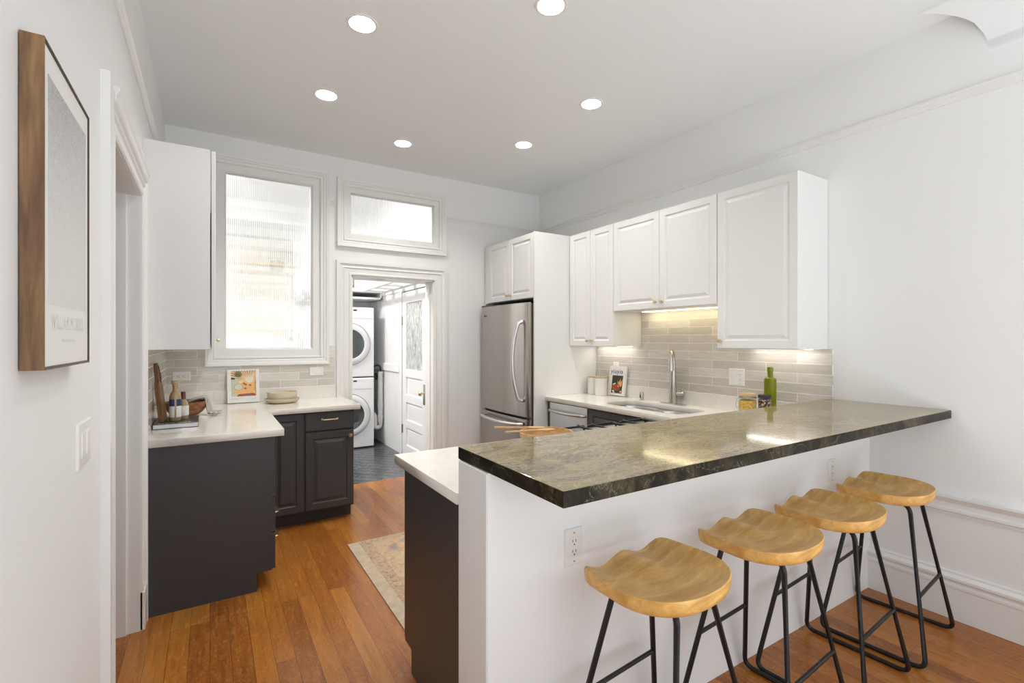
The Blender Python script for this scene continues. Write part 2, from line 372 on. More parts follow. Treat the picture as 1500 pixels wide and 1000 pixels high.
def dup(root, loc, rz=None, label=None):
    r = root.copy(); COL.objects.link(r); r.location = loc
    if rz is not None: r.rotation_euler = (0, 0, rz)
    if label: r['label'] = label
    for ch in list(root.children):
        c = ch.copy(); COL.objects.link(c); c.parent = r
        for g in list(ch.children):
            d = g.copy(); COL.objects.link(d); d.parent = c
    return r
def B(): return bmesh.new()
def box(bm, x0, x1, y0, y1, z0, z1, bev=0.0, mi=0, seg=2):
    vs = [bm.verts.new((x, y, z)) for x in (x0, x1) for y in (y0, y1) for z in (z0, z1)]
    f = [bm.faces.new([vs[i] for i in q]) for q in ((0, 1, 3, 2), (4, 6, 7, 5), (0, 4, 5, 1), (2, 3, 7, 6), (0, 2, 6, 4), (1, 5, 7, 3))]
    for q in f: q.material_index = mi
    if bev > 0:
        es = list({e for q in f for e in q.edges})
        r = bmesh.ops.bevel(bm, geom=es, offset=bev, segments=seg, affect='EDGES', profile=0.5)
        for q in r['faces']: q.material_index = mi
    return bm
def loopverts(bm, pts): return [bm.verts.new(p) for p in pts]
def bridge(bm, a, b, mi=0, closed=True):
    n = len(a)
    for i in range(n if closed else n - 1):
        j = (i + 1) % n
        try: bm.faces.new((a[i], a[j], b[j], b[i])).material_index = mi
        except ValueError: pass
def lathe(bm, prof, seg=32, c=(0, 0, 0), sx=1.0, sy=1.0, mi=0):
    prev = None
    for r, z in prof:
        if r < 1e-5: cur = [bm.verts.new((c[0], c[1], c[2] + z))]
        else: cur = loopverts(bm, [(c[0] + r * sx * math.cos(2 * PI * i / seg), c[1] + r * sy * math.sin(2 * PI * i / seg), c[2] + z) for i in range(seg)])
        if prev:
            if len(prev) == 1 and len(cur) > 1:
                for i in range(seg): bm.faces.new((prev[0], cur[i], cur[(i + 1) % seg])).material_index = mi
            elif len(cur) == 1 and len(prev) > 1:
                for i in range(seg): bm.faces.new((prev[i], prev[(i + 1) % seg], cur[0])).material_index = mi
            elif len(cur) > 1: bridge(bm, prev, cur, mi)
        prev = cur
    return bm
def cyl(bm, p0, p1, r0, r1=None, seg=20, mi=0):
    return tube(bm, [p0, p1], [r0, r0 if r1 is None else r1], seg, mi=mi)
def tube(bm, pts, r, seg=10, closed=False, mi=0):
    pts = [Vector(p) for p in pts]; n = len(pts)
    rs = r if isinstance(r, (list, tuple)) else [r] * n
    loops = []; nrm = None
    for i, p in enumerate(pts):
        a = pts[i - 1] if (i > 0 or closed) else None; b = pts[(i + 1) % n] if (i < n - 1 or closed) else None
        if a is None: d = b - p
        elif b is None: d = p - a
        else: d = (p - a).normalized() + (b - p).normalized()
        d.normalize()
        if nrm is None:
            nrm = d.orthogonal().normalized()
        else:
            nrm = nrm - d * nrm.dot(d)
            nrm = nrm.normalized() if nrm.length > 1e-6 else d.orthogonal().normalized()
        bn = d.cross(nrm)
        loops.append(loopverts(bm, [p + (nrm * math.cos(2 * PI * k / seg) + bn * math.sin(2 * PI * k / seg)) * rs[i] for k in range(seg)]))
    for i in range(n - 1): bridge(bm, loops[i], loops[i + 1], mi)
    if closed:
        # best twist match
        best = min(range(seg), key=lambda s: (loops[-1][0].co - loops[0][s].co).length)
        l0 = loops[0][best:] + loops[0][:best]; bridge(bm, loops[-1], l0, mi)
    else:
        bm.faces.new(list(reversed(loops[0]))).material_index = mi; bm.faces.new(loops[-1]).material_index = mi
    return bm
def fillet(pts, r, n=5, closed=False):
    pts = [Vector(p) for p in pts]; out = []
    N = len(pts)
    for i, p in enumerate(pts):
        if not closed and i in (0, N - 1): out.append(p); continue
        a = pts[i - 1]; b = pts[(i + 1) % N]
        u = (a - p); w = (b - p); rr = min(r, u.length * 0.45, w.length * 0.45)
        s = p + u.normalized() * rr; e = p + w.normalized() * rr
        for k in range(n + 1):
            t = k / n; out.append((1 - t) ** 2 * s + 2 * t * (1 - t) * p + t * t * e)
    return out
def slab(name, outlines, z0, z1, m, parent=None, bev=0.0):
    """flat plate from outlines (first the outer one, then holes) in XY"""
    cu = bpy.data.curves.new(name, 'CURVE'); cu.dimensions = '2D'; cu.fill_mode = 'BOTH'
    for pts in outlines:
        sp = cu.splines.new('POLY'); sp.points.add(len(pts) - 1)
        for i, p in enumerate(pts): sp.points[i].co = (p[0], p[1], 0, 1)
        sp.use_cyclic_u = True
    cu.extrude = (z1 - z0) / 2 - bev; cu.bevel_depth = bev; cu.bevel_resolution = 1
    if bev: cu.offset = -bev
    t = bpy.data.objects.new(name + '_outline', cu); COL.objects.link(t)
    dg = bpy.context.evaluated_depsgraph_get(); me = bpy.data.meshes.new_from_object(t.evaluated_get(dg))
    bpy.data.objects.remove(t); bpy.data.curves.remove(cu)
    bm = B(); bm.from_mesh(me); bpy.data.meshes.remove(me)
    bmesh.ops.translate(bm, verts=bm.verts[:], vec=(0, 0, (z0 + z1) / 2))
    bmesh.ops.remove_doubles(bm, verts=bm.verts[:], dist=1e-5)
    for f in bm.faces: f.material_index = 0
    return obj(name, bm, m, parent)
def circle(cx, cy, r, n=28): return [(cx + r * math.cos(2 * PI * i / n), cy + r * math.sin(2 * PI * i / n)) for i in range(n)]
def rrect(x0, x1, y0, y1, r, n=6):
    out = []
    for cx, cy, a in ((x1 - r, y1 - r, 0), (x0 + r, y1 - r, 90), (x0 + r, y0 + r, 180), (x1 - r, y0 + r, 270)):
        for k in range(n + 1):
            t = math.radians(a + 90 * k / n); out.append((cx + r * math.cos(t), cy + r * math.sin(t)))
    return out
def frame(bm, x0, x1, z0, z1, prof, yw, open_bottom=False, mi=0):
    """mitred moulding around the opening x0..x1, z0..z1 on a wall at y = yw facing -Y; prof: (offset outward, projection)"""
    loops = []
    for off, pr in prof:
        zb = z0 if open_bottom else z0 - off
        loops.append(loopverts(bm, [(x0 - off, yw - pr, zb), (x0 - off, yw - pr, z1 + off), (x1 + off, yw - pr, z1 + off), (x1 + off, yw - pr, zb)]))
    for a, b in zip(loops, loops[1:]): bridge(bm, a, b, mi, closed=not open_bottom)
    if open_bottom:
        for k in (0, 3):
            try: bm.faces.new([l[k] for l in loops])
            except ValueError: pass
    return bm
def extr(bm, prof, axis, a, b, mi=0):
    """closed 2-D profile extruded along an axis; prof gives (u, z): u = the other horizontal axis"""
    mk = (lambda t: [(u, t, z) for u, z in prof]) if axis == 'Y' else (lambda t: [(t, u, z) for u, z in prof])
    A = loopverts(bm, mk(a)); Bq = loopverts(bm, mk(b)); bridge(bm, A, Bq, mi)
    bm.faces.new(A).material_index = mi; bm.faces.new(list(reversed(Bq))).material_index = mi
    return bm
RAISED = [(0.0, 0.0), (0.0, -0.016), (0.003, -0.020), (0.050, -0.020), (0.055, -0.0135), (0.064, -0.012), (0.085, -0.0195), (0.088, -0.0195)]
FLATD = [(0.0, 0.0), (0.0, -0.016), (0.004, -0.020), (0.010, -0.020)]
SMALL = [(0.0, 0.0), (0.0, -0.016), (0.003, -0.020), (0.016, -0.020), (0.020, -0.016), (0.026, -0.016)]
def panel(bm, x0, x1, z0, z1, y=0.0, prof=RAISED, mi=0, k=1.0):
    loops = [loopverts(bm, [(x0 + i * k, y + d, z0 + i * k), (x1 - i * k, y + d, z0 + i * k), (x1 - i * k, y + d, z1 - i * k), (x0 + i * k, y + d, z1 - i * k)]) for i, d in prof]
    bm.faces.new(list(reversed(loops[0]))).material_index = mi
    for a, b in zip(loops, loops[1:]): bridge(bm, a, b, mi)
    bm.faces.new(loops[-1]).material_index = mi
    return bm
def knob(parent, x, z, y=-0.020, m='brass', r=0.013):
    bm = B(); prof = [(0.0, 0.0), (0.006, 0.0), (0.005, 0.010), (0.006, 0.014), (r, 0.018), (r, 0.024), (r * 0.8, 0.029), (0.0, 0.030)]
    lathe(bm, prof, 16); bmesh.ops.rotate(bm, verts=bm.verts[:], cent=(0, 0, 0), matrix=Matrix.Rotation(PI / 2, 3, 'X'))
    bmesh.ops.translate(bm, verts=bm.verts[:], vec=(x, y, z))
    return obj('knob', bm, m, parent, 40)
def pull(parent, x, z, w=0.10, y=-0.020, m='brass'):
    bm = B(); pts = [(x - w / 2, y, z), (x - w / 2, y - 0.026, z), (x + w / 2, y - 0.026, z), (x + w / 2, y, z)]
    tube(bm, fillet(pts, 0.012, 4), 0.0042, 8)
    for s in (-1, 1): cyl(bm, (x + s * w / 2, y, z), (x + s * w / 2, y - 0.004, z), 0.008, seg=12)
    return obj('handle', bm, m, parent, 40)
def wallpieces(bm, axis, t0, t1, a0, a1, z0, z1, holes):
    """wall slab; axis 'Y': a runs along Y and t is X; holes (a0,a1,z0,z1)"""
    xs = sorted({a0, a1, *[h[0] for h in holes], *[h[1] for h in holes]}); zs = sorted({z0, z1, *[h[2] for h in holes], *[h[3] for h in holes]})
    for i in range(len(xs) - 1):
        for j in range(len(zs) - 1):
            ca, cz = (xs[i] + xs[i + 1]) / 2, (zs[j] + zs[j + 1]) / 2
            if any(h[0] < ca < h[1] and h[2] < cz < h[3] for h in holes): continue
            if axis == 'Y': box(bm, t0, t1, xs[i], xs[i + 1], zs[j], zs[j + 1])
            else: box(bm, xs[i], xs[i + 1], t0, t1, zs[j], zs[j + 1])
    bmesh.ops.remove_doubles(bm, verts=bm.verts[:], dist=1e-5)
    # drop the inner doubled faces
    seen = {}
    for f in list(bm.faces):
        key = tuple(sorted(v.index for v in f.verts)) if False else tuple(sorted((round(v.co.x, 4), round(v.co.y, 4), round(v.co.z, 4)) for v in f.verts))
        seen.setdefault(key, []).append(f)
    kill = [f for fs in seen.values() if len(fs) > 1 for f in fs]
    bmesh.ops.delete(bm, geom=kill, context='FACES_ONLY')
    return bm

# ------------------------------------------------------------------ the setting
DOWNLIGHTS = [(0.682, 2.585, 'recessed downlight above the aisle beside the bar top free end'), (1.443, 1.943, 'recessed downlight over the bowl and cooktop side of the bar'),
              (0.672, 3.464, 'recessed downlight in front of the tall reeded window'), (2.286, 2.601, 'recessed downlight in front of the white double cabinet over the sink'),
              (1.389, 3.973, 'recessed downlight in front of the transom over the laundry doorway'), (2.275, 3.453, 'recessed downlight in front of the refrigerator')]
bm = B(); box(bm, XL - 1.6, XR, YREAR, 4.9, -0.1, 0.0)
struct('floor', bm, 'oak_floor', 'orange brown oak plank floor of the kitchen and dining side', 'floor')
bm = B(); box(bm, XL - 0.1, XLR + 0.1, 4.9, YL1 + 0.1, -0.1, -0.001)
struct('floor_laundry', bm, 'slate_floor', 'dark slate herringbone floor of the laundry room', 'floor')
c = slab('ceiling', [[(XL - 0.12, YREAR), (XR + 0.12, YREAR), (XR + 0.12, YL0), (XL - 0.12, YL0)]] + [circle(x, y, 0.066) for x, y, _ in DOWNLIGHTS], HC, HC + 0.12, 'ceiling_paint')
c['kind'] = 'structure'; c['label'] = 'flat white kitchen ceiling with six downlight holes'; c['category'] = 'ceiling'

# left wall with the doorway (Y 2.154..2.985)
DY0, DY1, DZ = 2.154, 2.985, 2.14
bm = wallpieces(B(), 'Y', XL - 0.13, XL, YREAR, YB, 0, HC, [(DY0, DY1, 0, DZ)])
struct('wall_left', bm, 'wall_paint', 'white painted side wall carrying the framed print and a doorway', 'wall')
bm = B(); box(bm, XL - 1.6, XL - 1.5, 1.2, 4.2, 0, 2.6); box(bm, XL - 1.5, XL - 0.13, 4.1, 4.2, 0, 2.6); box(bm, XL - 1.5, XL - 0.13, 1.2, 1.3, 0, 2.6); box(bm, XL - 1.5, XL - 0.13, 1.3, 4.1, 2.5, 2.6)
struct('wall_hall', bm, 'wall_paint', 'pale wall of the hall beyond the side doorway', 'wall')
# casing of that doorway, built facing -Y then turned to face +X
d1 = sempty('door_1', 'white moulded casing around the side doorway by the counter', 'doorway')
def turned(bm, ang, loc):
    bmesh.ops.rotate(bm, verts=bm.verts[:], cent=(0, 0, 0), matrix=Matrix.Rotation(ang, 3, 'Z')); bmesh.ops.translate(bm, verts=bm.verts[:], vec=loc); return bm
CAS = [(0.0, -0.01), (0.0, 0.012), (0.010, 0.018), (0.022, 0.018), (0.030, 0.010), (0.075, 0.012), (0.085, 0.020), (0.098, 0.014), (0.118, 0.016), (0.126, 0.026), (0.160, 0.026), (0.160, 0.0)]
CASL = [(o * 0.72, p) for o, p in CAS]
bm = frame(B(), DY0, DY1, 0, DZ, CASL, 0.0, True); turned(bm, PI / 2, (XL, 0, 0)); box(bm, XL, XL + 0.025, 1.993, DY0 - 0.112, 0, 2.292); obj('casing', bm, 'trim_paint', d1)
bm = B(); extr(bm, [(XL, 2.240), (XL + 0.027, 2.240), (XL + 0.029, 2.262), (XL + 0.036, 2.274), (XL + 0.036, 2.288), (XL, 2.292)], 'Y', DY0 - 0.06, 3.098); obj('head_moulding', bm, 'trim_paint', d1)
bm = B(); box(bm, XL - 0.13, XL + 0.005, DY1 - 0.002, DY1 + 0.02, 0, DZ); box(bm, XL - 0.13, XL + 0.005, DY0 - 0.02, DY0 + 0.002, 0, DZ); box(bm, XL - 0.13, XL + 0.005, DY0, DY1, DZ - 0.002, DZ + 0.02); box(bm, XL - 0.09, XL - 0.05, DY1 - 0.014, DY1, 0, DZ); obj('jamb', bm, 'trim_paint', d1)
bm = B(); box(bm, XL, XL + 0.024, 2.985, 3.098, 0, 0.19, 0.003); obj('plinth_block', bm, 'trim_paint', d1)

# right wall (window behind the camera)
bm = wallpieces(B(), 'Y', XR, XR + 0.13, YREAR, YB + 0.2, 0, HC, [(-2.9, -1.1, 0.6, 2.7)])
struct('wall_right', bm, 'wall_paint', 'long white wall behind the sink cabinets and the bar stools', 'wall')
# back wall with openings
WX0, WX1, WZ0, WZ1 = 0.040, 0.838, 1.293, 2.873
TX0, TX1, TZ0, TZ1 = 1.058, 1.988, 2.367, 2.847
OX0, OX1, OZ = 1.112, 1.936, 2.03
bm = wallpieces(B(), 'X', YB, YL0, XL - 0.13, XR + 0.13, 0, HC, [(WX0, WX1, WZ0, WZ1), (TX0, TX1, TZ0, TZ1), (OX0, OX1, 0, OZ)])
struct('wall_back', bm, 'wall_paint', 'white wall with reeded window, transom and laundry doorway', 'wall')
# rear wall behind the camera with three windows
bm = wallpieces(B(), 'X', YREAR - 0.12, YREAR, XL - 0.13, XR + 0.13, 0, HC, [(-0.2, 0.55, 0.6, 2.7), (1.05, 2.05, 0.6, 2.7), (2.4, 3.2, 0.6, 2.7)])
struct('wall_rear', bm, 'wall_paint', 'white wall with three tall windows behind the viewer', 'wall')

# window 1 : reeded glass
w1 = sempty('window_1', 'tall white framed window with vertical reeded glass', 'window')
WC = [(0.0, -0.03), (0.0, 0.010), (0.005, 0.016), (0.014, 0.016), (0.018, 0.009), (0.028, 0.011), (0.033, 0.019), (0.046, 0.019), (0.050, 0.026), (0.074, 0.030), (0.074, 0.0)]
obj('casing', frame(B(), WX0, WX1, WZ0, WZ1, WC, YB), 'trim_paint', w1)
SA = [(0.004, -0.03), (0.004, -0.001), (-0.058, -0.001), (-0.061, -0.007), (-0.066, -0.009), (-0.072, -0.018), (-0.072, -0.05), (0.004, -0.05)]
SAT = [(o * 0.8, p) for o, p in SA]
obj('sash', frame(B(), WX0, WX1, WZ0, WZ1, SA, YB), 'trim_paint', w1)
def fluted_pane(x0, x1, z0, z1, y, pitch, parent):
    bm = B(); n = int(round((x1 - x0) / pitch)); k = 10; A = []; Bq = []
    for i in range(n * k + 1):
        t = i / k; f = t - math.floor(t); x = x0 + (x1 - x0) * i / (n * k)
        d = 0.0032 * math.sqrt(max(0.0, 1 - (2 * f - 1) ** 2)) if 0 < f < 1 else 0.0
        A.append(bm.verts.new((x, y - 0.003 - d, z0))); Bq.append(bm.verts.new((x, y - 0.003 - d, z1)))
    for i in range(n * k): bm.faces.new((A[i], A[i + 1], Bq[i + 1], Bq[i]))
    C = [bm.verts.new(p) for p in ((x0, y + 0.002, z0), (x1, y + 0.002, z0), (x1, y + 0.002, z1), (x0, y + 0.002, z1))]
    bm.faces.new((C[1], C[0], C[3], C[2])); bm.faces.new((C[0], A[0], Bq[0], C[3])); bm.faces.new((A[-1], C[1], C[2], Bq[-1]))
    bm.faces.new([C[0], C[1]] + list(reversed(A))); bm.faces.new([C[3], C[2]] + list(reversed(Bq)))
    return obj('glass_pane', bm, 'fluted_glass', parent)
fluted_pane(WX0 + 0.066, WX1 - 0.066, WZ0 + 0.066, WZ1 - 0.066, YB + 0.034, 0.0150, w1)
bm = B(); box(bm, WX0, WX1, YB + 0.05, YL0 + 0.01, WZ0 - 0.02, WZ0); box(bm, WX0, WX1, YB + 0.05, YL0 + 0.01, WZ1, WZ1 + 0.02); obj('reveal', bm, 'trim_paint', w1)

w2 = sempty('window_2', 'white framed transom with reeded glass above the laundry doorway', 'window')
obj('casing', frame(B(), TX0, TX1, TZ0, TZ1, WC, YB), 'trim_paint', w2)
obj('sash', frame(B(), TX0, TX1, TZ0, TZ1, SAT, YB), 'trim_paint', w2)
fluted_pane(TX0 + 0.052, TX1 - 0.052, TZ0 + 0.052, TZ1 - 0.052, YB + 0.034, 0.0165, w2)

d2 = sempty('door_2', 'white moulded casing of the open laundry doorway', 'doorway')
CASD = [(o * 0.84, p) for o, p in CAS]
obj('casing', frame(B(), OX0, OX1, 0, OZ, CASD, YB, True), 'trim_paint', d2)
bm = B(); box(bm, OX0 - 0.002, OX0 + 0.012, YB - 0.005, YL0 + 0.005, 0, OZ); box(bm, OX1 - 0.012, OX1 + 0.002, YB - 0.005, YL0 + 0.005, 0, OZ); box(bm, OX0, OX1, YB - 0.005, YL0 + 0.005, OZ - 0.012, OZ + 0.002)
box(bm, OX1 - 0.024, OX1 - 0.010, YB + 0.06, YB + 0.10, 0, OZ - 0.01); box(bm, OX0 + 0.010, OX0 + 0.024, YB + 0.06, YB + 0.10, 0, OZ - 0.01)
obj('jamb', bm, 'trim_paint', d2)

# picture rails, chair rail, skirting
def railprof(x, z, s): return [(x, z), (x + s * 0.007, z), (x + s * 0.009, z + 0.012), (x + s * 0.013, z + 0.016), (x + s * 0.013, z + 0.026), (x + s * 0.022, z + 0.034), (x + s * 0.022, z + 0.044), (x + s * 0.012, z + 0.050), (x, z + 0.050)]
bm = B(); extr(bm, railprof(XR, 2.652, -1), 'Y', YREAR, YB)
struct('trim_1', bm, 'trim_paint', 'white picture rail along the long wall above the cabinets', 'picture rail')
bm = B(); extr(bm, railprof(XL, 2.652, 1), 'Y', YREAR, YB)
struct('trim_2', bm, 'trim_paint', 'white picture rail along the wall with the framed print', 'picture rail')
bm = B(); extr(bm, railprof(YB, 2.652, -1), 'X', 2.069, XR); extr(bm, railprof(YB, 2.652, -1), 'X', 0.904, 0.981)
struct('trim_3', bm, 'trim_paint', 'white picture rail on the window wall above the refrigerator cabinet', 'picture rail')
# curved plaster cove that begins just past the kitchen and runs behind the camera
bm = B(); A, D = [], []
EDGE = [0.764, 0.772, 0.778, 0.788, 0.802, 0.816, 0.840, 0.868, 0.900, 0.932, 0.968, 0.998, 1.028]
n = 36; a_, b_ = 0.20, 0.26
for i in range(n + 1):
    t = PI / 2 * i / n; q = i / n * 12; k = min(11, int(q)); ye = EDGE[k] + (EDGE[k + 1] - EDGE[k]) * (q - k)
    x = XR - a_ + a_ * math.cos(t); z = HC - b_ + b_ * math.sin(t)
    A.append((x, ye, z)); D.append((x, YREAR, z))
la, ld = loopverts(bm, A + [(XR, 0.86, HC)]), loopverts(bm, D + [(XR, YREAR, HC)])
bridge(bm, la, ld); bm.faces.new(ld); cc = la[-1]
for i in range(n): bm.faces.new((la[i], la[i + 1], cc))
struct('trim_4', bm, 'ceiling_paint', 'curved plaster cove where wall meets ceiling above the stools', 'cove', smooth=40)
bm = B()
extr(bm, [(XR, 0.0), (XR - 0.020, 0.0), (XR - 0.020, 0.160), (XR - 0.024, 0.164), (XR - 0.024, 0.176), (XR - 0.018, 0.186), (XR - 0.018, 0.196), (XR - 0.030, 0.204), (XR - 0.030, 0.216), (XR - 0.012, 0.230), (XR - 0.012, 0.240), (XR, 0.244)], 'Y', YREAR, 1.281)
struct('baseboard_right', bm, 'trim_paint', 'tall white moulded skirting behind the end bar stool', 'skirting')
bm = B()
extr(bm, [(XR, 0.530), (XR - 0.010, 0.530), (XR - 0.012, 0.544), (XR - 0.022, 0.550), (XR - 0.022, 0.562), (XR - 0.012, 0.570), (XR - 0.012, 0.592), (XR - 0.020, 0.600), (XR - 0.034, 0.620), (XR - 0.034, 0.632), (XR, 0.636)], 'Y', YREAR, 1.281)
struct('trim_5', bm, 'trim_paint', 'white chair rail moulding behind the end bar stool', 'chair rail')
bm = B(); extr(bm, [(XL, 0), (XL + 0.018, 0), (XL + 0.018, 0.16), (XL + 0.010, 0.19), (XL, 0.19)], 'Y', YREAR, 1.992)
struct('baseboard_left', bm, 'trim_paint', 'white skirting on the wall with the framed print', 'skirting')
bm = B(); extr(bm, [(YB, 0), (YB - 0.018, 0), (YB - 0.018, 0.16), (YB - 0.010, 0.19), (YB, 0.19)], 'X', 2.072, XR)
struct('baseboard_back', bm, 'trim_paint', 'white skirting beside the laundry doorway casing', 'skirting')
# bar wall
bm = B(); box(bm, 0.709, XR, 1.28, 1.476, 0, 1.026)
bmesh.ops.bevel(bm, geom=[e for e in bm.edges if abs(e.verts[0].co.x - 0.709) < 1e-4 and abs(e.verts[1].co.x - 0.709) < 1e-4], offset=0.003, segments=2, affect='EDGES')
struct('wall_bar', bm, 'wall_paint', 'low white wall that carries the stone bar top', 'wall')

# tiled splashbacks
bm = B(); box(bm, XR - 0.010, XR, 1.472, 3.60, 1.02, 1.375); box(bm, XR - 0.010, XR, 2.03, 3.02, 1.375, 1.70)
struct('wall_tile_right', bm, 'tile_y', 'warm grey tile splashback behind the sink', 'tiled splashback')
bm = B(); box(bm, XL, 0.963, YB - 0.010, YB, 1.02, 1.2195); box(bm, XL, -0.033, YB - 0.010, YB, 1.2195, 1.378); box(bm, 0.911, 0.963, YB - 0.010, YB, 1.2195, 1.378)
struct('wall_tile_back', bm, 'tile_x', 'warm grey tile splashback below the tall reeded window', 'tiled splashback')
bm = B(); box(bm, XL, XL + 0.010, 3.10, YB - 0.010, 1.02, 1.378)
struct('wall_tile_left', bm, 'tile_y', 'warm grey tile strip beside the cutting board', 'tiled splashback')

# ------------------------------------------------------------------ laundry shell
bm = wallpieces(B(), 'X', YL1, YL1 + 0.12, XL - 0.12, XLR + 0.12, 0, 3.3, [(-0.05, 1.10, 1.42, 3.02)])
struct('wall_laundry_back', bm, 'laundry_white', 'white end wall of the laundry with its own window', 'wall')
bm = B(); box(bm, XL - 0.12, XL, YL0, YL1, 0, 3.3)
struct('wall_laundry_left', bm, 'laundry_white', 'white side wall of the laundry seen through reeded glass', 'wall')
bm = B(); box(bm, XL - 0.12, XLR + 0.12, YL0, YL1 + 0.12, 3.3, 3.4)
struct('ceiling_laundry', bm, 'laundry_white', 'white ceiling of the laundry room', 'ceiling')
# right laundry wall: beadboard with grooves
bm = wallpieces(B(), 'Y', XLR, XLR + 0.12, YL0, YL1, 0, 3.3, [(5.055, 5.865, 0, 2.03)])
y = 5.95
while y < YL1:
    extr(bm, [(XLR, 0), (XLR - 0.006, 0), (XLR - 0.006, 3.2), (XLR, 3.2)], 'Y', y, min(y + 0.072, YL1)); y += 0.078
struct('wall_laundry_right', bm, 'laundry_white', 'white beadboard wall of the laundry beside its panelled door', 'wall')
bm = B(); box(bm, XLR - 0.028, XLR - 0.006, 5.94, YL1, 1.02, 1.115, 0.004)
struct('trim_6', bm, 'laundry_white', 'plain white board rail across the laundry beadboard', 'rail')
bm = B(); extr(bm, [(XLR, 2.04), (XLR - 0.02, 2.04), (XLR - 0.02, 2.13), (XLR - 0.03, 2.14), (XLR - 0.03, 2.155), (XLR, 2.155)], 'Y', 4.82, YL1)
struct('trim_7', bm, 'laundry_white', 'white head trim along the laundry wall above its door', 'trim')
# laundry outer door
d3 = sempty('door_3', 'white laundry door with patterned glass above three recessed panels', 'door')
bm = B(); Y0, Y1, XF = 5.07, 5.85, XLR - 0.002
gl0, gl1, gz0, gz1 = Y0 + 0.125, Y1 - 0.125, 1.075, 1.885
holes = [(gl0, gl1, gz0, gz1)] + [(gl0, gl1, a, b) for a, b in ((0.14, 0.36), (0.45, 0.67), (0.76, 0.98))]
wallpieces(bm, 'Y', XF, XF + 0.04, Y0, Y1, 0.01, 2.02, holes); obj('door_leaf', bm, 'laundry_white', d3)
for a, b in ((0.14, 0.36), (0.45, 0.67), (0.76, 0.98)):
    bm = B(); box(bm, XF + 0.016, XF + 0.028, gl0, gl1, a, b); box(bm, XF + 0.012, XF + 0.018, gl0 + 0.03, gl1 - 0.03, a + 0.03, b - 0.03, 0.003); obj('recessed_panel', bm, 'laundry_white', d3)
bm = B(); box(bm, XF + 0.014, XF + 0.022, gl0, gl1, gz0, gz1); obj('glass_pane', bm, 'textured_glass', d3)
bm = B(); lathe(bm, [(0, 0), (0.022, 0), (0.022, 0.006), (0.008, 0.008), (0.008, 0.03), (0.024, 0.04), (0.026, 0.055), (0.018, 0.066), (0, 0.068)], 20)
bmesh.ops.rotate(bm, verts=bm.verts[:], cent=(0, 0, 0), matrix=Matrix.Rotation(-PI / 2, 3, 'Y')); bmesh.ops.translate(bm, verts=bm.verts[:], vec=(XF, Y0 + 0.06, 0.83)); k = obj('knob', bm, 'brass', d3, 40)
bm = B(); box(bm, XF - 0.004, XF, Y0 + 0.03, Y0 + 0.09, 0.70, 0.93, 0.002); obj('lock_plate', bm, 'brushed_nickel', d3)
for z in (0.28, 1.62):
    bm = B(); box(bm, XF - 0.006, XF + 0.002, Y1 - 0.02, Y1 + 0.02, z, z + 0.10, 0.002); cyl(bm, (XF - 0.008, Y1, z - 0.005), (XF - 0.008, Y1, z + 0.105), 0.006, seg=8); obj('hinge', bm, 'brushed_nickel', d3)
bm = frame(B(), Y0 - 0.012, Y1 + 0.012, 0, 2.03, [(0.0, -0.02), (0.0, 0.014), (0.085, 0.014), (0.085, 0.0)], 0, True)
turned(bm, -PI / 2, (0, 0, 0))
for v in bm.verts: v.co = Vector((XLR + v.co.x, -v.co.y, v.co.z))
obj('casing', bm, 'laundry_white', d3)
# laundry window with roller shade, neighbour's siding
w3 = sempty('window_3', 'laundry sash window seen blurred through the reeded glass', 'window')
obj('casing', frame(B(), -0.05, 1.10, 1.42, 3.02, [(0, -0.08), (0, 0.02), (0.1, 0.02), (0.1, 0)], YL1), 'laundry_white', w3)
bm = B(); box(bm, -0.05, 1.10, YL1 + 0.03, YL1 + 0.06, 1.92, 1.955); box(bm, -0.05, 0.0, YL1 + 0.03, YL1 + 0.06, 1.42, 3.02); box(bm, 1.05, 1.10, YL1 + 0.03, YL1 + 0.06, 1.42, 3.02); box(bm, -0.05, 1.10, YL1 + 0.03, YL1 + 0.06, 1.42, 1.48); obj('sash', bm, 'laundry_white', w3)
bm = B(); box(bm, -0.04, 1.09, YL1 - 0.02, YL1 - 0.012, 2.84, 3.02); cyl(bm, (-0.04, YL1 - 0.02, 2.82), (1.09, YL1 - 0.02, 2.82), 0.03, seg=14); obj('roller_shade', bm, 'shade_grey', w3)
bm = B(); z = -1.0
while z < 7.0:
    extr(bm, [(9.2, z), (9.17, z), (9.2, z + 0.2)], 'X', -4, 4); z += 0.2
box(bm, -4, 4, 9.2, 9.3, -1.0, 7.0)
struct('wall_neighbour', bm, 'siding_paint', 'pale lapped siding of the house beyond the laundry window', 'wall')

# ------------------------------------------------------------------ ceiling downlights
for i, (x, y, lab) in enumerate(DOWNLIGHTS):
    t = thing('ceiling_downlight', lab, 'light', (x, y, HC), group='recessed ceiling downlights')
    bm = B(); lathe(bm, [(0.066, 0.0), (0.066, -0.004), (0.080, -0.004), (0.083, 0.0)], 36); obj('trim_ring', bm, 'plastic_white', t, 40)
    bm = B(); lathe(bm, [(0.066, -0.003), (0.058, 0.030), (0.050, 0.060), (0.0535, 0.060), (0.0655, 0.0)], 36); obj('baffle', bm, 'plastic_white', t, 40)
    bm = B(); lathe(bm, [(0.0, 0.052), (0.049, 0.052), (0.049, 0.058), (0.0, 0.058)], 32); obj('lens', bm, 'lamp_lens', t)

# ------------------------------------------------------------------ bar top
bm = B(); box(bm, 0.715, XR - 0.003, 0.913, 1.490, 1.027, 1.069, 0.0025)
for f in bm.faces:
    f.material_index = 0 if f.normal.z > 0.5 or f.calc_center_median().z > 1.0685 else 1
bar = tag(obj('bar_counter', bm, ['granite', 'granite_edge']), 'polished olive brown stone bar top on the low white wall', 'bar top')

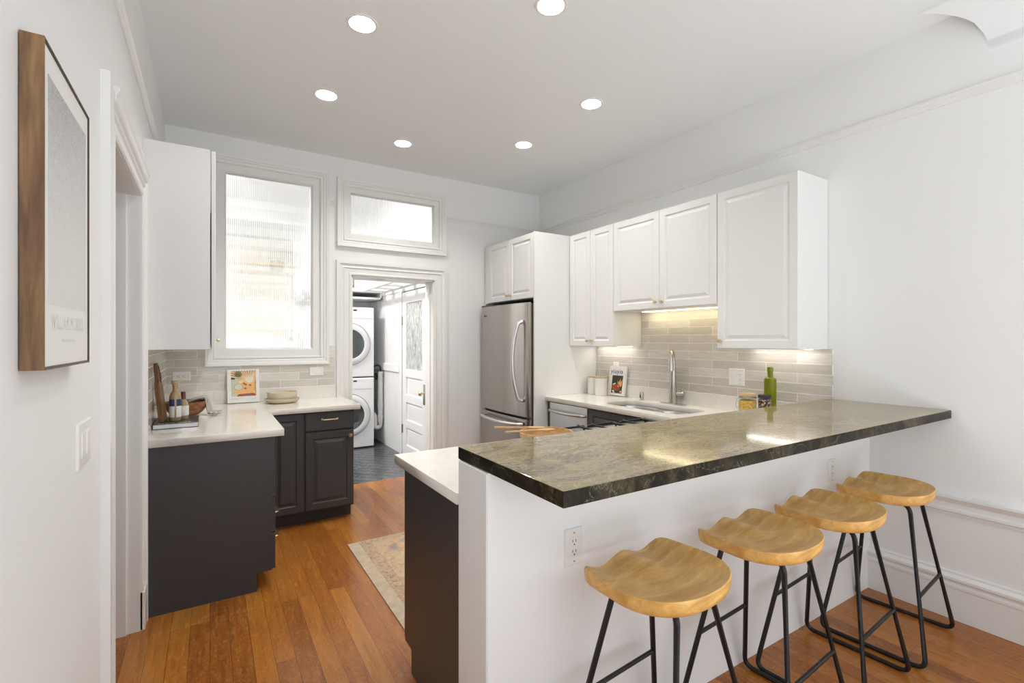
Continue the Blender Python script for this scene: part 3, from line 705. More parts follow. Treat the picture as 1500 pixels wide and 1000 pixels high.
# ------------------------------------------------------------------ wall cabinets on the sink wall (local: x to the viewer's right, front at y = 0, facing -Y)
CW = 'cabinet_white'
def wall_cab(label, y_near, y_far, z0, z1, doors, knobs, xf=2.90):
    t = thing('wall_cabinet', label, 'cabinet', (xf + 0.02, y_far, z0), -PI / 2)
    w = y_far - y_near; d = XR - 0.003 - xf - 0.02; h = z1 - z0
    bm = B(); box(bm, 0.001, w - 0.001, 0.0, d, 0, h, 0.001); obj('carcase', bm, CW, t)
    for k, (a, b) in enumerate(doors):
        bm = B(); panel(bm, a + 0.0015, b - 0.0015, 0.002, h - 0.002); dr = obj('door', bm, CW, t)
        kn = knob(dr, knobs[k], 0.05)
    return t
A = wall_cab('white narrow double cabinet above the two lidded canisters', 3.022, 3.606, 1.375, 2.42, [(0, 0.292), (0.292, 0.584)], [0.264, 0.320])
Bc = wall_cab('white short double cabinet over the sink', 2.034, 3.020, 1.672, 2.42, [(0, 0.493), (0.493, 0.986)], [0.462, 0.524])
Cc = wall_cab('white tall single door cabinet above the green bottle', 1.500, 2.032, 1.375, 2.42, [(0, 0.532)], [0.028])
def strip(parent, x0, x1, y0, y1, m):
    bm = B(); box(bm, x0, x1, y0, y1, -0.0035, -0.0002); s = obj('light_strip', bm, m, parent); s['label'] = 'glowing light strip under the cabinet'; return s
strip(Bc, 0.10, 0.90, 0.22, 0.275, 'lamp_strip'); strip(A, 0.06, 0.52, 0.22, 0.275, 'lamp_strip_white'); strip(Cc, 0.06, 0.47, 0.22, 0.275, 'lamp_strip_white')

# refrigerator surround: end panel plus cabinet
t = thing('refrigerator_cabinet', 'white tall end panel with double cabinet above the refrigerator', 'cabinet', (2.50, 4.58, 0), -PI / 2)
bm = B(); box(bm, 0.948, 0.968, 0.0, XR - 0.003 - 2.50, 0, 2.42, 0.001); box(bm, 0.0, 0.018, 0.02, 0.30, 0, 2.42); obj('end_panel', bm, CW, t)
bm = B(); box(bm, 0.018, 0.948, 0.02, 0.70, 1.818, 2.42); obj('carcase', bm, CW, t)
for a, b, kx in ((0.116, 0.526, 0.496), (0.528, 0.946, 0.558)):
    bm = B(); panel(bm, a, b, 1.82, 2.416, 0.02); dr = obj('door', bm, CW, t); knob(dr, kx, 1.87, 0.0)

# ------------------------------------------------------------------ refrigerator
t = thing('refrigerator', 'stainless steel bottom freezer refrigerator with bowed handles', 'refrigerator', (2.42, 4.535, 0), -PI / 2)
WF = 0.885
bm = B(); box(bm, 0.006, WF - 0.006, 0.075, 0.74, 0.03, 1.765, 0.006); obj('body', bm, 'fridge_side', t)
def bowed(z0, z1):
    bm = B(); n = 24; front = []; pts = []
    for i in range(n + 1):
        x = WF * i / n; u = 2 * i / n - 1
        y = 0.012 + 0.030 * (abs(u) ** 2.4) * 0.7
        if i in (0, n): y += 0.006
        pts.append((x, y))
    ring = pts + [(WF, 0.068), (0, 0.068)]
    a = loopverts(bm, [(x, y, z0) for x, y in ring]); b = loopverts(bm, [(x, y, z1) for x, y in ring]); bridge(bm, a, b); bm.faces.new(a); bm.faces.new(list(reversed(b)))
    return bm
obj('door', bowed(0.724, 1.775), 'fridge_steel', t, 35)
obj('freezer_drawer', bowed(0.08, 0.702), 'fridge_steel', t, 35)
bm = B(); box(bm, 0.01, WF - 0.01, 0.04, 0.08, 0.01, 0.08); obj('toe_grille', bm, 'fridge_side', t)
bm = B(); box(bm, 0.004, 0.10, 0.03, 0.13, 1.775, 1.792, 0.004); obj('hinge_cover', bm, 'fridge_side', t)
bm = B(); pts = [(WF - 0.075, 0.02, 1.60), (WF - 0.085, -0.02, 1.585), (WF - 0.110, -0.055, 1.42), (WF - 0.118, -0.066, 1.235), (WF - 0.110, -0.055, 1.05), (WF - 0.085, -0.02, 0.885), (WF - 0.075, 0.02, 0.87)]
tube(bm, fillet(pts, 0.10, 6), 0.0165, 12); obj('door_handle', bm, 'bright_steel', t, 60)
bm = B(); pts = [(0.075, 0.02, 0.655), (0.09, -0.025, 0.655), (0.26, -0.058, 0.650), (WF / 2, -0.066, 0.648), (WF - 0.26, -0.058, 0.650), (WF - 0.09, -0.025, 0.655), (WF - 0.075, 0.02, 0.655)]
tube(bm, fillet(pts, 0.10, 6), 0.0155, 12); obj('drawer_handle', bm, 'bright_steel', t, 60)
bm = B(); box(bm, 0.075, 0.135, 0.020, 0.030, 1.672, 1.690, 0.001); bd = obj('badge', bm, 'dark_steel', t)

# ------------------------------------------------------------------ base cabinets
CH = 'charcoal_paint'
def base_box(bm, x0, x1, y0, y1, toe=0.075, toe_side='y0'):
    """carcase with a recessed plinth at the front (y0)"""
    box(bm, x0, x1, y0, y1, 0.105, 0.874, 0.001); box(bm, x0 + 0.001, x1 - 0.001, y0 + toe, y1, 0.0, 0.106)
# left run, facing +X : local x -> +Y, front y=0 at X = 0.303
t = thing('base_cabinet', 'charcoal end cabinet with drawers below the cutting board and book', 'cabinet', (0.302, 3.100, 0), PI / 2)
bm = B(); base_box(bm, 0, 0.870, 0, 0.302 - XL - 0.001); obj('carcase', bm, CH, t)
for a, b, hz in ((0.112, 0.318, 0.255), (0.323, 0.520, 0.400)):
    bm = B(); panel(bm, 0.003, 0.45, a, b, 0.0, FLATD); d = obj('drawer', bm, CH, t); pull(d, 0.160, hz, 0.10)
bm = B(); panel(bm, 0.003, 0.45, 0.525, 0.868, 0.0, FLATD); d = obj('drawer', bm, CH, t)
bm = B(); panel(bm, 0.454, 0.80, 0.112, 0.868); d = obj('door', bm, CH, t); knob(d, 0.50, 0.80, m='copper_knob')
# back run, facing -Y
t = thing('base_cabinet', 'dark brown black cabinet with drawer and doors below the cream plates', 'cabinet', (0.330, 3.992, 0), 0)
bm = B(); base_box(bm, 0.0, 0.655, 0, YB - 3.992 - 0.001, 0.09); obj('carcase', bm, CH, t)
bm = B(); panel(bm, 0.035, 0.278, 0.118, 0.868); d = obj('door', bm, CH, t)
bm = B(); panel(bm, 0.290, 0.651, 0.118, 0.715); d = obj('door', bm, CH, t); kn = knob(d, 0.618, 0.672, m='copper_knob', r=0.016); kn['label'] = 'round copper knob'
bm = B(); panel(bm, 0.290, 0.651, 0.727, 0.868, 0, FLATD); d = obj('drawer', bm, CH, t); pull(d, 0.468, 0.812, 0.115)
# sink run facing -X : local x -> -Y
t = thing('base_cabinet', 'charcoal cabinet with two doors below the sink', 'cabinet', (2.645, 3.030, 0), -PI / 2)
bm = B(); dd = XR - 2.645 - 0.002
box(bm, 0, 0.018, 0, dd, 0.105, 0.874); box(bm, 0.85, 0.868, 0, dd, 0.105, 0.874); box(bm, 0, 0.868, 0, dd, 0.105, 0.123); box(bm, 0, 0.868, dd - 0.01, dd, 0.105, 0.874); box(bm, 0, 0.868, 0, 0.018, 0.80, 0.874); box(bm, 0.001, 0.867, 0.07, dd, 0, 0.106); obj('carcase', bm, CH, t)
for a, b in ((0.003, 0.432), (0.438, 0.865)):
    bm = B(); panel(bm, a, b, 0.112, 0.868); d = obj('door', bm, CH, t); knob(d, 0.40 if a < 0.1 else 0.47, 0.60)
# peninsula, facing +Y : local x -> -X
t = thing('base_cabinet', 'dark brown cabinet closing the free end of the peninsula', 'cabinet', (2.640, 2.062, 0), PI)
bm = B(); base_box(bm, 0, 2.640 - 0.732, 0, 2.062 - 1.477); obj('carcase', bm, CH, t)
for a, b in ((0.62, 1.02), (1.025, 1.425), (1.43, 1.905)):
    bm = B(); panel(bm, a, b, 0.112, 0.868); d = obj('door', bm, CH, t); pull(d, (a + b) / 2, 0.80, 0.12)

# dishwasher
t = thing('dishwasher', 'stainless steel dishwasher beside the refrigerator panel', 'dishwasher', (2.640, 3.606, 0), -PI / 2)
bm = B(); box(bm, 0.002, 0.572, 0.02, 0.58, 0.02, 0.870); obj('body', bm, 'dark_steel', t)
bm = B(); box(bm, 0.050, 0.568, -0.012, 0.02, 0.11, 0.868, 0.006); obj('door', bm, 'bright_steel', t)
bm = B(); box(bm, 0.002, 0.046, 0.0, 0.02, 0.11, 0.868, 0.003); obj('filler_strip', bm, 'dark_steel', t)
bm = B(); pts = [(0.075, -0.012, 0.800), (0.085, -0.040, 0.800), (0.20, -0.055, 0.797), (0.31, -0.058, 0.796), (0.42, -0.055, 0.797), (0.535, -0.040, 0.800), (0.545, -0.012, 0.800)]
tube(bm, fillet(pts, 0.06, 5), 0.014, 12); obj('handle', bm, 'steel', t, 60)

# ------------------------------------------------------------------ worktops
wt = slab('quartz_worktop', [[(XL + 0.002, 3.085), (0.366, 3.085), (0.366, 3.955), (1.030, 3.955), (1.030, YB - 0.001), (XL + 0.002, YB - 0.001)]], 0.875, 0.915, 'quartz', bev=0.002)
tag(wt, 'pale quartz worktop in an L under the tall window', 'worktop')
bm = B(); box(bm, XL + 0.002, 0.968, YB - 0.022, YB - 0.001, 0.915, 1.021, 0.0015); box(bm, XL + 0.001, XL + 0.012, 3.085, YB - 0.022, 0.915, 1.021, 0.0015); obj('upstand', bm, 'quartz', wt)
SINK = [rrect(2.735, 3.085, 2.615, 2.975, 0.11), rrect(2.735, 3.085, 2.225, 2.590, 0.11)]
cut = rrect(2.725, 3.095, 2.215, 2.985, 0.12)
wt2 = slab('quartz_worktop', [[(0.704, 1.478), (XR - 0.002, 1.478), (XR - 0.002, 3.608), (2.612, 3.608), (2.612, 2.128), (0.704, 2.128)], cut], 0.875, 0.915, 'quartz', bev=0.002)
tag(wt2, 'pale quartz worktop around the sink and along the peninsula behind the bar', 'worktop')
bm = B(); box(bm, XR - 0.022, XR - 0.001, 1.492, 3.606, 0.915, 1.021, 0.0015); obj('upstand', bm, 'quartz', wt2)

# sink
sk = thing('sink', 'stainless steel double bowl sink set under the quartz', 'sink', (2.91, 2.60, 0.70))
fl = slab('rim', [rrect(2.705, 3.115, 2.195, 3.005, 0.12)] + SINK, 0.866, 0.8745, 'steel'); fl.parent = sk; fl.location = (-2.91, -2.60, -0.70)
for (x0, x1, y0, y1) in ((2.735, 3.085, 2.615, 2.975), (2.735, 3.085, 2.225, 2.590)):
    bm = B(); prev = None
    for ins, z, r in ((0, 0.874, 0.11), (0.004, 0.86, 0.11), (0.008, 0.76, 0.105), (0.018, 0.725, 0.10), (0.045, 0.707, 0.09), (0.12, 0.702, 0.04)):
        cur = loopverts(bm, [(x - 2.91, y - 2.60, z - 0.70) for x, y in rrect(x0 + ins, x1 - ins, y0 + ins, y1 - ins, r)])
        if prev: bridge(bm, prev, cur)
        prev = cur
    bm.faces.new(prev); bw = obj('bowl', bm, 'steel', sk, 50)
    bm = B(); lathe(bm, [(0, 0.004), (0.018, 0.003), (0.038, 0.006), (0.042, 0.002), (0.042, 0)], 24, ((x0 + x1) / 2 - 2.91, (y0 + y1) / 2 - 2.60, 0.0025)); obj('drain', bm, 'dark_steel', bw, 40)
# faucet: spout turned towards the corner of the room where the viewer stands
t = thing('faucet', 'brushed nickel pull-down kitchen faucet behind the sink', 'faucet', (3.165, 2.615, 0.9155))
bm = B(); vs = [(x, y) for x, y in rrect(-0.028, 0.028, -0.125, 0.125, 0.027)]
a = loopverts(bm, [(x, y, 0) for x, y in vs]); b = loopverts(bm, [(x, y, 0.006) for x, y in vs]); bridge(bm, a, b); bm.faces.new(b); bm.faces.new(list(reversed(a))); obj('deck_plate', bm, 'brushed_nickel', t)
bm = B(); lathe(bm, [(0, 0.006), (0.033, 0.006), (0.032, 0.02), (0.030, 0.10), (0.026, 0.18), (0.020, 0.30), (0.0175, 0.34)], 24); obj('body', bm, 'brushed_nickel', t, 50)
dx, dy = -0.87, -0.49
bm = B(); pts = [(0, 0, 0.335), (0, 0, 0.385), (dx * 0.012, dy * 0.012, 0.408), (dx * 0.045, dy * 0.045, 0.425), (dx * 0.078, dy * 0.078, 0.410), (dx * 0.092, dy * 0.092, 0.375)]
tube(bm, fillet(pts, 0.03, 5), 0.0165, 16); obj('spout', bm, 'brushed_nickel', t, 60)
bm = B(); tube(bm, [(dx * 0.091, dy * 0.091, 0.380), (dx * 0.095, dy * 0.095, 0.355), (dx * 0.101, dy * 0.101, 0.300), (dx * 0.103, dy * 0.103, 0.272)], [0.018, 0.020, 0.023, 0.024], 20); sh = obj('spray_head', bm, 'brushed_nickel', t, 50)
bm = B(); cyl(bm, (0, 0, 0.085), (0.030, -0.050, 0.085), 0.017, 0.017, 18); tube(bm, [(0.032, -0.053, 0.085), (0.040, -0.068, 0.085)], [0.021, 0.021], 18); tube(bm, [(0.030, -0.05, 0.10), (0.038, -0.064, 0.13)], [0.006, 0.004], 10); obj('lever', bm, 'brushed_nickel', t, 45)
# air gap cap
t = thing('air_gap', 'small nickel cylinder standing on the worktop beside the faucet', 'air gap', (3.150, 2.935, 0.9155))
bm = B(); lathe(bm, [(0, 0), (0.023, 0), (0.023, 0.005), (0.018, 0.008), (0.018, 0.062), (0.014, 0.070), (0, 0.071)], 22); obj('cap', bm, 'brushed_nickel', t, 45)
bm = B(); box(bm, -0.0195, -0.0175, -0.004, 0.004, 0.02, 0.045); obj('slot', bm, 'slot_dark', t)

# cooktop on the peninsula behind the bar
t = thing('cooktop', 'black gas cooktop with cast grates behind the stone bar top', 'cooktop', (1.86, 1.83, 0.9155))
bm = B(); box(bm, -0.34, 0.38, -0.25, 0.245, 0, 0.022, 0.006); obj('glass_plate', bm, 'black_enamel', t)
for gx in (-0.22, 0.02, 0.26):
    bm = B()
    for y in (-0.22, 0.0, 0.215): tube(bm, fillet([(gx - 0.105, y, 0.022), (gx - 0.105, y, 0.042), (gx + 0.105, y, 0.042), (gx + 0.105, y, 0.022)], 0.01, 3), 0.006, 8)
    for x in (gx - 0.07, gx + 0.07): tube(bm, fillet([(x, -0.22, 0.03), (x, -0.21, 0.042), (x, 0.205, 0.042), (x, 0.225, 0.048)], 0.008, 3), 0.006, 8)
    obj('grate', bm, 'black_metal', t, 50)
    for y in (-0.11, 0.11):
        bm = B(); lathe(bm, [(0, 0.034), (0.025, 0.032), (0.04, 0.028), (0.04, 0.022), (0, 0.022)], 20, (gx, y, 0)); obj('burner', bm, 'black_metal', t, 40)

# ------------------------------------------------------------------ upper cabinet by the window, facing +X
t = thing('wall_cabinet', 'white wall cabinet in the corner next to the tall reeded window', 'cabinet', (0.001, 3.100, 1.380), PI / 2)
bm = B(); box(bm, 0, 1.49, 0, 0.001 - XL - 0.001, 0, 1.085, 0.001); obj('carcase', bm, CW, t)
for a, b, kx in ((0.0, 0.742, 0.705), (0.748, 1.488, 0.785)):
    bm = B(); panel(bm, a, b, 0.0, 1.08, -0.006); d = obj('door', bm, CW, t); knob(d, kx, 0.05, -0.026)

# ------------------------------------------------------------------ bar stools
def seat_mesh():
    bm = B(); N, M = 72, 16; ZT, TH = 0.722, 0.047
    def bound(phi):
        c_, s_ = math.cos(phi), math.sin(phi)
        # rounded back (towards -y), straight front with small corners (towards +y)
        if s_ <= 0:
            n = 2.35; r = (abs(c_ / 0.216) ** n + abs(s_ / 0.178) ** n) ** (-1 / n)
        else:
            n = 9.0; r = (abs(c_ / 0.216) ** n + abs(s_ / 0.166) ** n) ** (-1 / n)
        x, y = r * c_, r * s_
        if y > 0: x *= 1 - 0.06 * (y / 0.166)
        return x, y
    def h(x, y, rho):
        w = min(1, max(0, (y + 0.03) / 0.19)); w = w * w * (3 - 2 * w)
        dish = -0.027 * (1 - rho ** 3.2)
        fr = -0.029 * math.sin(PI * min(1, abs(x) / 0.198)) ** 1.6 - 0.004 * max(0, 1 - abs(x) / 0.05)
        return ZT + (1 - w) * dish + w * fr
    ctr = bm.verts.new((0, 0, h(0, 0, 0))); rings = []
    bd = [bound(2 * PI * i / N) for i in range(N)]
    for j in range(1, M + 1):
        rho = j / M * 0.985
        rings.append(loopverts(bm, [(x * rho, y * rho, h(x * rho, y * rho, rho)) for x, y in bd]))
    for i in range(N): bm.faces.new((ctr, rings[0][i], rings[0][(i + 1) % N]))
    for a, b in zip(rings, rings[1:]): bridge(bm, a, b)
    prev = rings[-1]
    for k, dz, lerp in ((0.998, -0.003, 0), (1.0, -0.007, 0), (0.992, -0.030, 0.5), (0.975, -0.043, 1), (0.955, -0.047, 1)):
        cur = []
        for x, y in bd:
            hz = h(x, y, 1.0); flat = ZT
            z = (hz * (1 - lerp) + flat * lerp) + dz
            cur.append(bm.verts.new((x * k, y * k, min(z, hz + max(dz, -0.006)) if lerp else z)))
        bridge(bm, prev, cur); prev = cur
    bm.faces.new(list(reversed(prev)))
    return bm
def make_stool(label):
    t = thing('bar_stool', label, 'bar stool', (0, 0, 0), 0, 'saddle seat bar stools along the bar')
    obj('seat', seat_mesh(), 'seat_wood', t, 50)
    R = 0.0095; XT, XF, YT, YF, ZT = 0.085, 0.243, 0.110, 0.205, 0.664
    for s in (-1, 1):
        pts = [(s * XF, -YF, R + 0.001), (s * XF, YF, R + 0.001), (s * XT, YT, ZT), (s * XT, -YT, ZT)]
        bm = B(); tube(bm, fillet(pts, 0.042, 7, True), R, 12, closed=True)
        obj('leg_frame', bm, 'black_metal', t, 60)
    def at(z, sy):
        k = (z - R) / (ZT - R); return (XF + (XT - XF) * k), sy * (YF + (YT - YF) * k)
    for z, sy in ((0.285, -1), (0.315, 1)):
        x, y = at(z, sy); bm = B(); cyl(bm, (-x, y, z), (x, y, z), 0.0075, seg=12)
        obj('footrest' if sy < 0 else 'stretcher', bm, 'black_metal', t, 60)
    for s in (-1, 1):
        bm = B(); box(bm, s * XT - 0.014, s * XT + 0.014, -0.075, 0.075, ZT + 0.006, ZT + 0.0125, 0.001); obj('mounting_plate', bm, 'black_metal', t)
    return t
STOOLS = [(1.197, 1.030, 5, 'pale wood saddle seat stool at the free end of the bar, beside the outlet'),
          (1.760, 1.035, 4, 'pale wood saddle seat stool, second from the free end of the bar'),
          (2.275, 1.035, 4, 'pale wood saddle seat stool, third from the free end of the bar'),
          (2.838, 1.045, 5, 'pale wood saddle seat stool closest to the wall with the chair rail')]
st0 = None
for x, y, a, lab in STOOLS:
    if st0 is None:
        st0 = make_stool(lab); st0.location = (x, y, 0); st0.rotation_euler = (0, 0, math.radians(a))
    else: dup(st0, (x, y, 0), math.radians(a), lab)

# ------------------------------------------------------------------ framed print on the wall
FY0, FY1, FZ0, FZ1, FD = 1.214, 1.606, 1.374, 1.992, 0.036
t = thing('framed_print', 'pale grey art print in a deep walnut frame', 'picture', (XL, (FY0 + FY1) / 2, FZ0), PI / 2)
hw, hh = (FY1 - FY0) / 2, FZ1 - FZ0
bm = frame(B(), -hw + 0.005, hw - 0.005, 0.005, hh - 0.005, [(0.002, 0.002), (0.002, FD), (0.005, FD), (0.005, 0.002)], 0.0); obj('walnut_frame', bm, 'walnut', t)
bm = frame(B(), -hw + 0.006, hw - 0.006, 0.006, hh - 0.006, [(0.0, 0.002), (0.0, FD - 0.001), (0.0025, FD - 0.001), (0.0025, 0.002)], 0.0); obj('inner_rim', bm, 'cover_black', t)
bm = B(); box(bm, -hw + 0.006, hw - 0.006, -FD + 0.003, -0.004, 0.006, hh - 0.006); obj('mount_board', bm, 'paper_white', t)
bm = B(); box(bm, -hw + 0.035, hw - 0.030, -FD + 0.0024, -FD + 0.0034, 0.0, hh - 0.180); sheet = obj('printed_sheet', bm, 'art_print', t); sheet.location = (0, 0, 0.125)
def text(name, body, size, loc, rot, m, parent, ext=0.0004, sx=1.0, align='CENTER'):
    cu = bpy.data.curves.new(name, 'FONT'); cu.body = body; cu.size = size; cu.extrude = ext; cu.align_x = align; cu.space_character = 1.08; cu.resolution_u = 3
    o = bpy.data.objects.new(name + '_t', cu); COL.objects.link(o)
    me = bpy.data.meshes.new_from_object(o.evaluated_get(bpy.context.evaluated_depsgraph_get())); bpy.data.objects.remove(o); bpy.data.curves.remove(cu)
    me.name = name; me.materials.clear(); me.materials.append(MATS[m])
    for p in me.polygons: p.material_index = 0
    o = bpy.data.objects.new(name, me); COL.objects.link(o); o.parent = parent; o.location = loc; o.rotation_euler = rot; o.scale = (sx, 1, 1)
    return o
text('lettering', 'WILLIAM MORRIS', 0.042, (0.000, -FD + 0.0028, 0.078), (PI / 2, 0, 0), 'ink_faint', t, sx=0.80)
bm = B()
for k in range(9): box(bm, -0.055 + k * 0.0125, -0.055 + k * 0.0125 + 0.009, -FD + 0.0026, -FD + 0.0034, 0.052, 0.058)
obj('caption', bm, 'ink_faint', t)

# ------------------------------------------------------------------ switch and outlet plates (local: facing -Y, wall at y = 0)
def plate(name, label, cat, loc, rz, w, h):
    t = thing(name, label, cat, loc, rz); bm = B(); panel(bm, -w / 2, w / 2, -h / 2, h / 2, 0, [(0, 0), (0, -0.003), (0.003, -0.006), (0.006, -0.0065)]); obj('cover_plate', bm, 'plastic_white', t); return t
def rocker(t, x, z=0, w=0.033, h=0.066):
    bm = B(); box(bm, x - w / 2, x + w / 2, -0.0085, -0.005, z - h / 2, z + h / 2, 0.0015); r = obj('rocker', bm, 'plastic_white', t)
    return r
def receptacle(t, x, z, horizontal=False):
    """decorator duplex insert with two sets of slots"""
    bm = B(); w, h = (0.066, 0.033) if horizontal else (0.033, 0.066)
    box(bm, x - w / 2, x + w / 2, -0.0078, -0.005, z - h / 2, z + h / 2, 0.001); r = obj('receptacle', bm, 'plastic_white', t)
    bm = B()
    for s in (-1, 1):
        cx, cz = (x + s * 0.017, z) if horizontal else (x, z + s * 0.017)
        for dx in (-0.0065, 0.0065):
            a, b = (0.0045, 0.0012) if horizontal else (0.0012, 0.0045)
            px, pz = (cx + 0.003, cz + dx) if horizontal else (cx + dx, cz + 0.004)
            box(bm, px - a, px + a, -0.0082, -0.007, pz - b, pz + b)
        px, pz = (cx - 0.008, cz) if horizontal else (cx, cz - 0.008)
        cyl(bm, (px, -0.0082, pz), (px, -0.007, pz), 0.0027, seg=10)
    o = obj('slots', bm, 'slot_dark', r)
    for s in (-1, 1):
        px, pz = (x + s * 0.048, z) if horizontal else (x, z + s * 0.048)
        bm = B(); cyl(bm, (px, -0.0072, pz), (px, -0.006, pz), 0.003, seg=10); obj('screw', bm, 'brushed_nickel', t)
t = plate('light_switch', 'white double rocker switch plate below the framed print', 'light switch', (XL, 1.737, 1.150), PI / 2, 0.150, 0.122); rocker(t, -0.03); rocker(t, 0.03)
t = plate('wall_outlet', 'white outlet on the low bar wall beside the first stool', 'outlet', (1.043, 1.28, 0.732), 0, 0.074, 0.126); receptacle(t, 0, 0)
t = plate('wall_outlet', 'white outlet on the low bar wall above the last stool', 'outlet', (2.797, 1.28, 0.738), 0, 0.074, 0.120); receptacle(t, 0, 0)
t = plate('wall_outlet', 'sideways white outlet on tiles behind the wooden bowl', 'outlet', (-0.190, YB - 0.010, 1.146), 0, 0.118, 0.074); receptacle(t, 0, 0, True)
t = plate('blank_plate', 'sideways blank white plate on tiles above the cream plates', 'wall plate', (0.805, YB - 0.010, 1.152), 0, 0.118, 0.074)
bm = B(); box(bm, -0.033, 0.033, -0.0078, -0.005, -0.017, 0.017, 0.001); obj('insert', bm, 'plastic_white', t)
t = plate('wall_outlet', 'white switch and outlet plate on tiles between faucet and green bottle', 'outlet', (XR - 0.010, 2.107, 1.163), -PI / 2, 0.122, 0.122); rocker(t, -0.030); receptacle(t, 0.030, 0)
t = plate('wall_outlet', 'white outlet on tiles partly hidden behind the blue titled cookbook', 'outlet', (XR - 0.010, 3.330, 1.165), -PI / 2, 0.074, 0.118); receptacle(t, 0, 0)

# ------------------------------------------------------------------ things on the worktop under the window
ZC = 0.9155
def book(name, label, w, d, h, loc, rz, cover, pages, spine='x0'):
    """lying book: pages block and a three sided cover"""
    t = thing(name, label, 'book', loc, rz)
    bm = B(); box(bm, 0.004, w - 0.004, 0.004, d - 0.004, 0.0025, h - 0.0025); obj('pages', bm, pages, t)
    bm = B(); box(bm, 0, w, 0, d, 0, 0.0028, 0.0006); box(bm, 0, w, 0, d, h - 0.0028, h, 0.0006); box(bm, 0, 0.0035, 0, d, 0, h, 0.0006); obj('cover', bm, cover, t)
    return t
t = book('hardback_book', 'black covered book lying flat under the bottle and cutting board', 0.222, 0.30, 0.029, (-0.281, 3.432, ZC), 0.0, 'cover_black', 'page_edge')
for a, b in ((0.030, 0.055), (0.060, 0.078), (0.083, 0.105), (0.128, 0.140), (0.145, 0.165), (0.170, 0.185)):
    bm = B(); box(bm, a, b, 0.014, 0.024, 0.0288, 0.0294); obj('cover_print', bm, 'paper_white', t)
# cutting board leaning on the tiled wall
t = thing('cutting_board', 'long dark wood paddle board leaning against the tiled wall', 'cutting board', (-0.236, 3.530, ZC + 0.0297), 0.0)
out = [(-0.052, 0.0), (0.052, 0.0), (0.058, 0.008), (0.058, 0.205), (0.046, 0.232), (0.020, 0.250), (0.016, 0.270), (0.016, 0.335), (0.010, 0.350), (-0.010, 0.350), (-0.016, 0.335), (-0.016, 0.270), (-0.020, 0.250), (-0.046, 0.232), (-0.058, 0.205), (-0.058, 0.008)]
bm = B(); a = loopverts(bm, [(-0.010, y, z) for y, z in out]); b = loopverts(bm, [(0.010, y, z) for y, z in out]); bridge(bm, a, b); bm.faces.new(a); bm.faces.new(list(reversed(b)))
bmesh.ops.bevel(bm, geom=[e for e in bm.edges if abs(e.verts[0].co.x - e.verts[1].co.x) < 1e-6], offset=0.003, segments=2, affect='EDGES')
o = obj('board', bm, 'board_wood', t, 40); o.rotation_euler = (0, math.radians(-6), math.radians(-8))
o.location = (0.0, 0, 0.001)
bm = B(); pts = [(0.011, 0.0, 0.335), (0.016, -0.010, 0.310), (0.016, -0.012, 0.26), (0.014, 0.004, 0.235), (0.015, 0.012, 0.27), (0.012, 0.004, 0.33)]
tube(bm, pts, 0.0018, 6); q = obj('leather_loop', bm, 'plum', o)
# bottle with cork and blue-white label
t = thing('oil_bottle', 'corked amber bottle with blue and white label standing on the book', 'bottle', (-0.178, 3.560, ZC + 0.0292))
bm = B(); lathe(bm, [(0, 0), (0.028, 0), (0.0305, 0.004), (0.0305, 0.138), (0.027, 0.158), (0.017, 0.176), (0.0135, 0.184), (0.0135, 0.205), (0.0155, 0.207), (0.0155, 0.217), (0, 0.217)], 28); obj('glass_body', bm, 'bottle_amber', t, 40)
def arc_label(name, r, z0, z1, a0, a1, m, parent):
    bm = B(); n = 18; A = []; Bq = []
    for i in range(n + 1):
        th = math.radians(a0 + (a1 - a0) * i / n); A.append((r * math.cos(th), r * math.sin(th), z0)); Bq.append((r * math.cos(th), r * math.sin(th), z1))
    bridge(bm, loopverts(bm, A), loopverts(bm, Bq), closed=False); return obj(name, bm, m, parent, 60)
for a0, a1 in ((-200, -95), (-78, 20)):
    arc_label('label', 0.0311, 0.022, 0.088, a0, a1, 'paper_white', t); arc_label('label_band', 0.0311, 0.089, 0.130, a0, a1, 'label_blue', t)
bm = B(); lathe(bm, [(0, 0.2175), (0.016, 0.2175), (0.020, 0.222), (0.020, 0.236), (0.017, 0.240), (0, 0.240)], 20); obj('cork', bm, 'cork', t, 40)
t = thing('slim_bottle', 'slim dark red necked bottle half hidden behind the corked bottle', 'bottle', (-0.140, 3.625, ZC + 0.0292))
bm = B(); lathe(bm, [(0, 0), (0.026, 0), (0.028, 0.004), (0.028, 0.085), (0.018, 0.108), (0.010, 0.125), (0.010, 0.150), (0, 0.152)], 20); obj('glass_body', bm, 'bottle_amber', t, 40)
bm = B(); lathe(bm, [(0.0105, 0.110), (0.0125, 0.112), (0.0125, 0.160), (0.010, 0.165), (0, 0.166)], 18); obj('wax_cap', bm, 'plum', t, 40)
bm = B(); lathe(bm, [(0.0284, 0.02), (0.0288, 0.022), (0.0288, 0.078), (0.0284, 0.08)], 22); obj('label', bm, 'paper_white', t, 40)
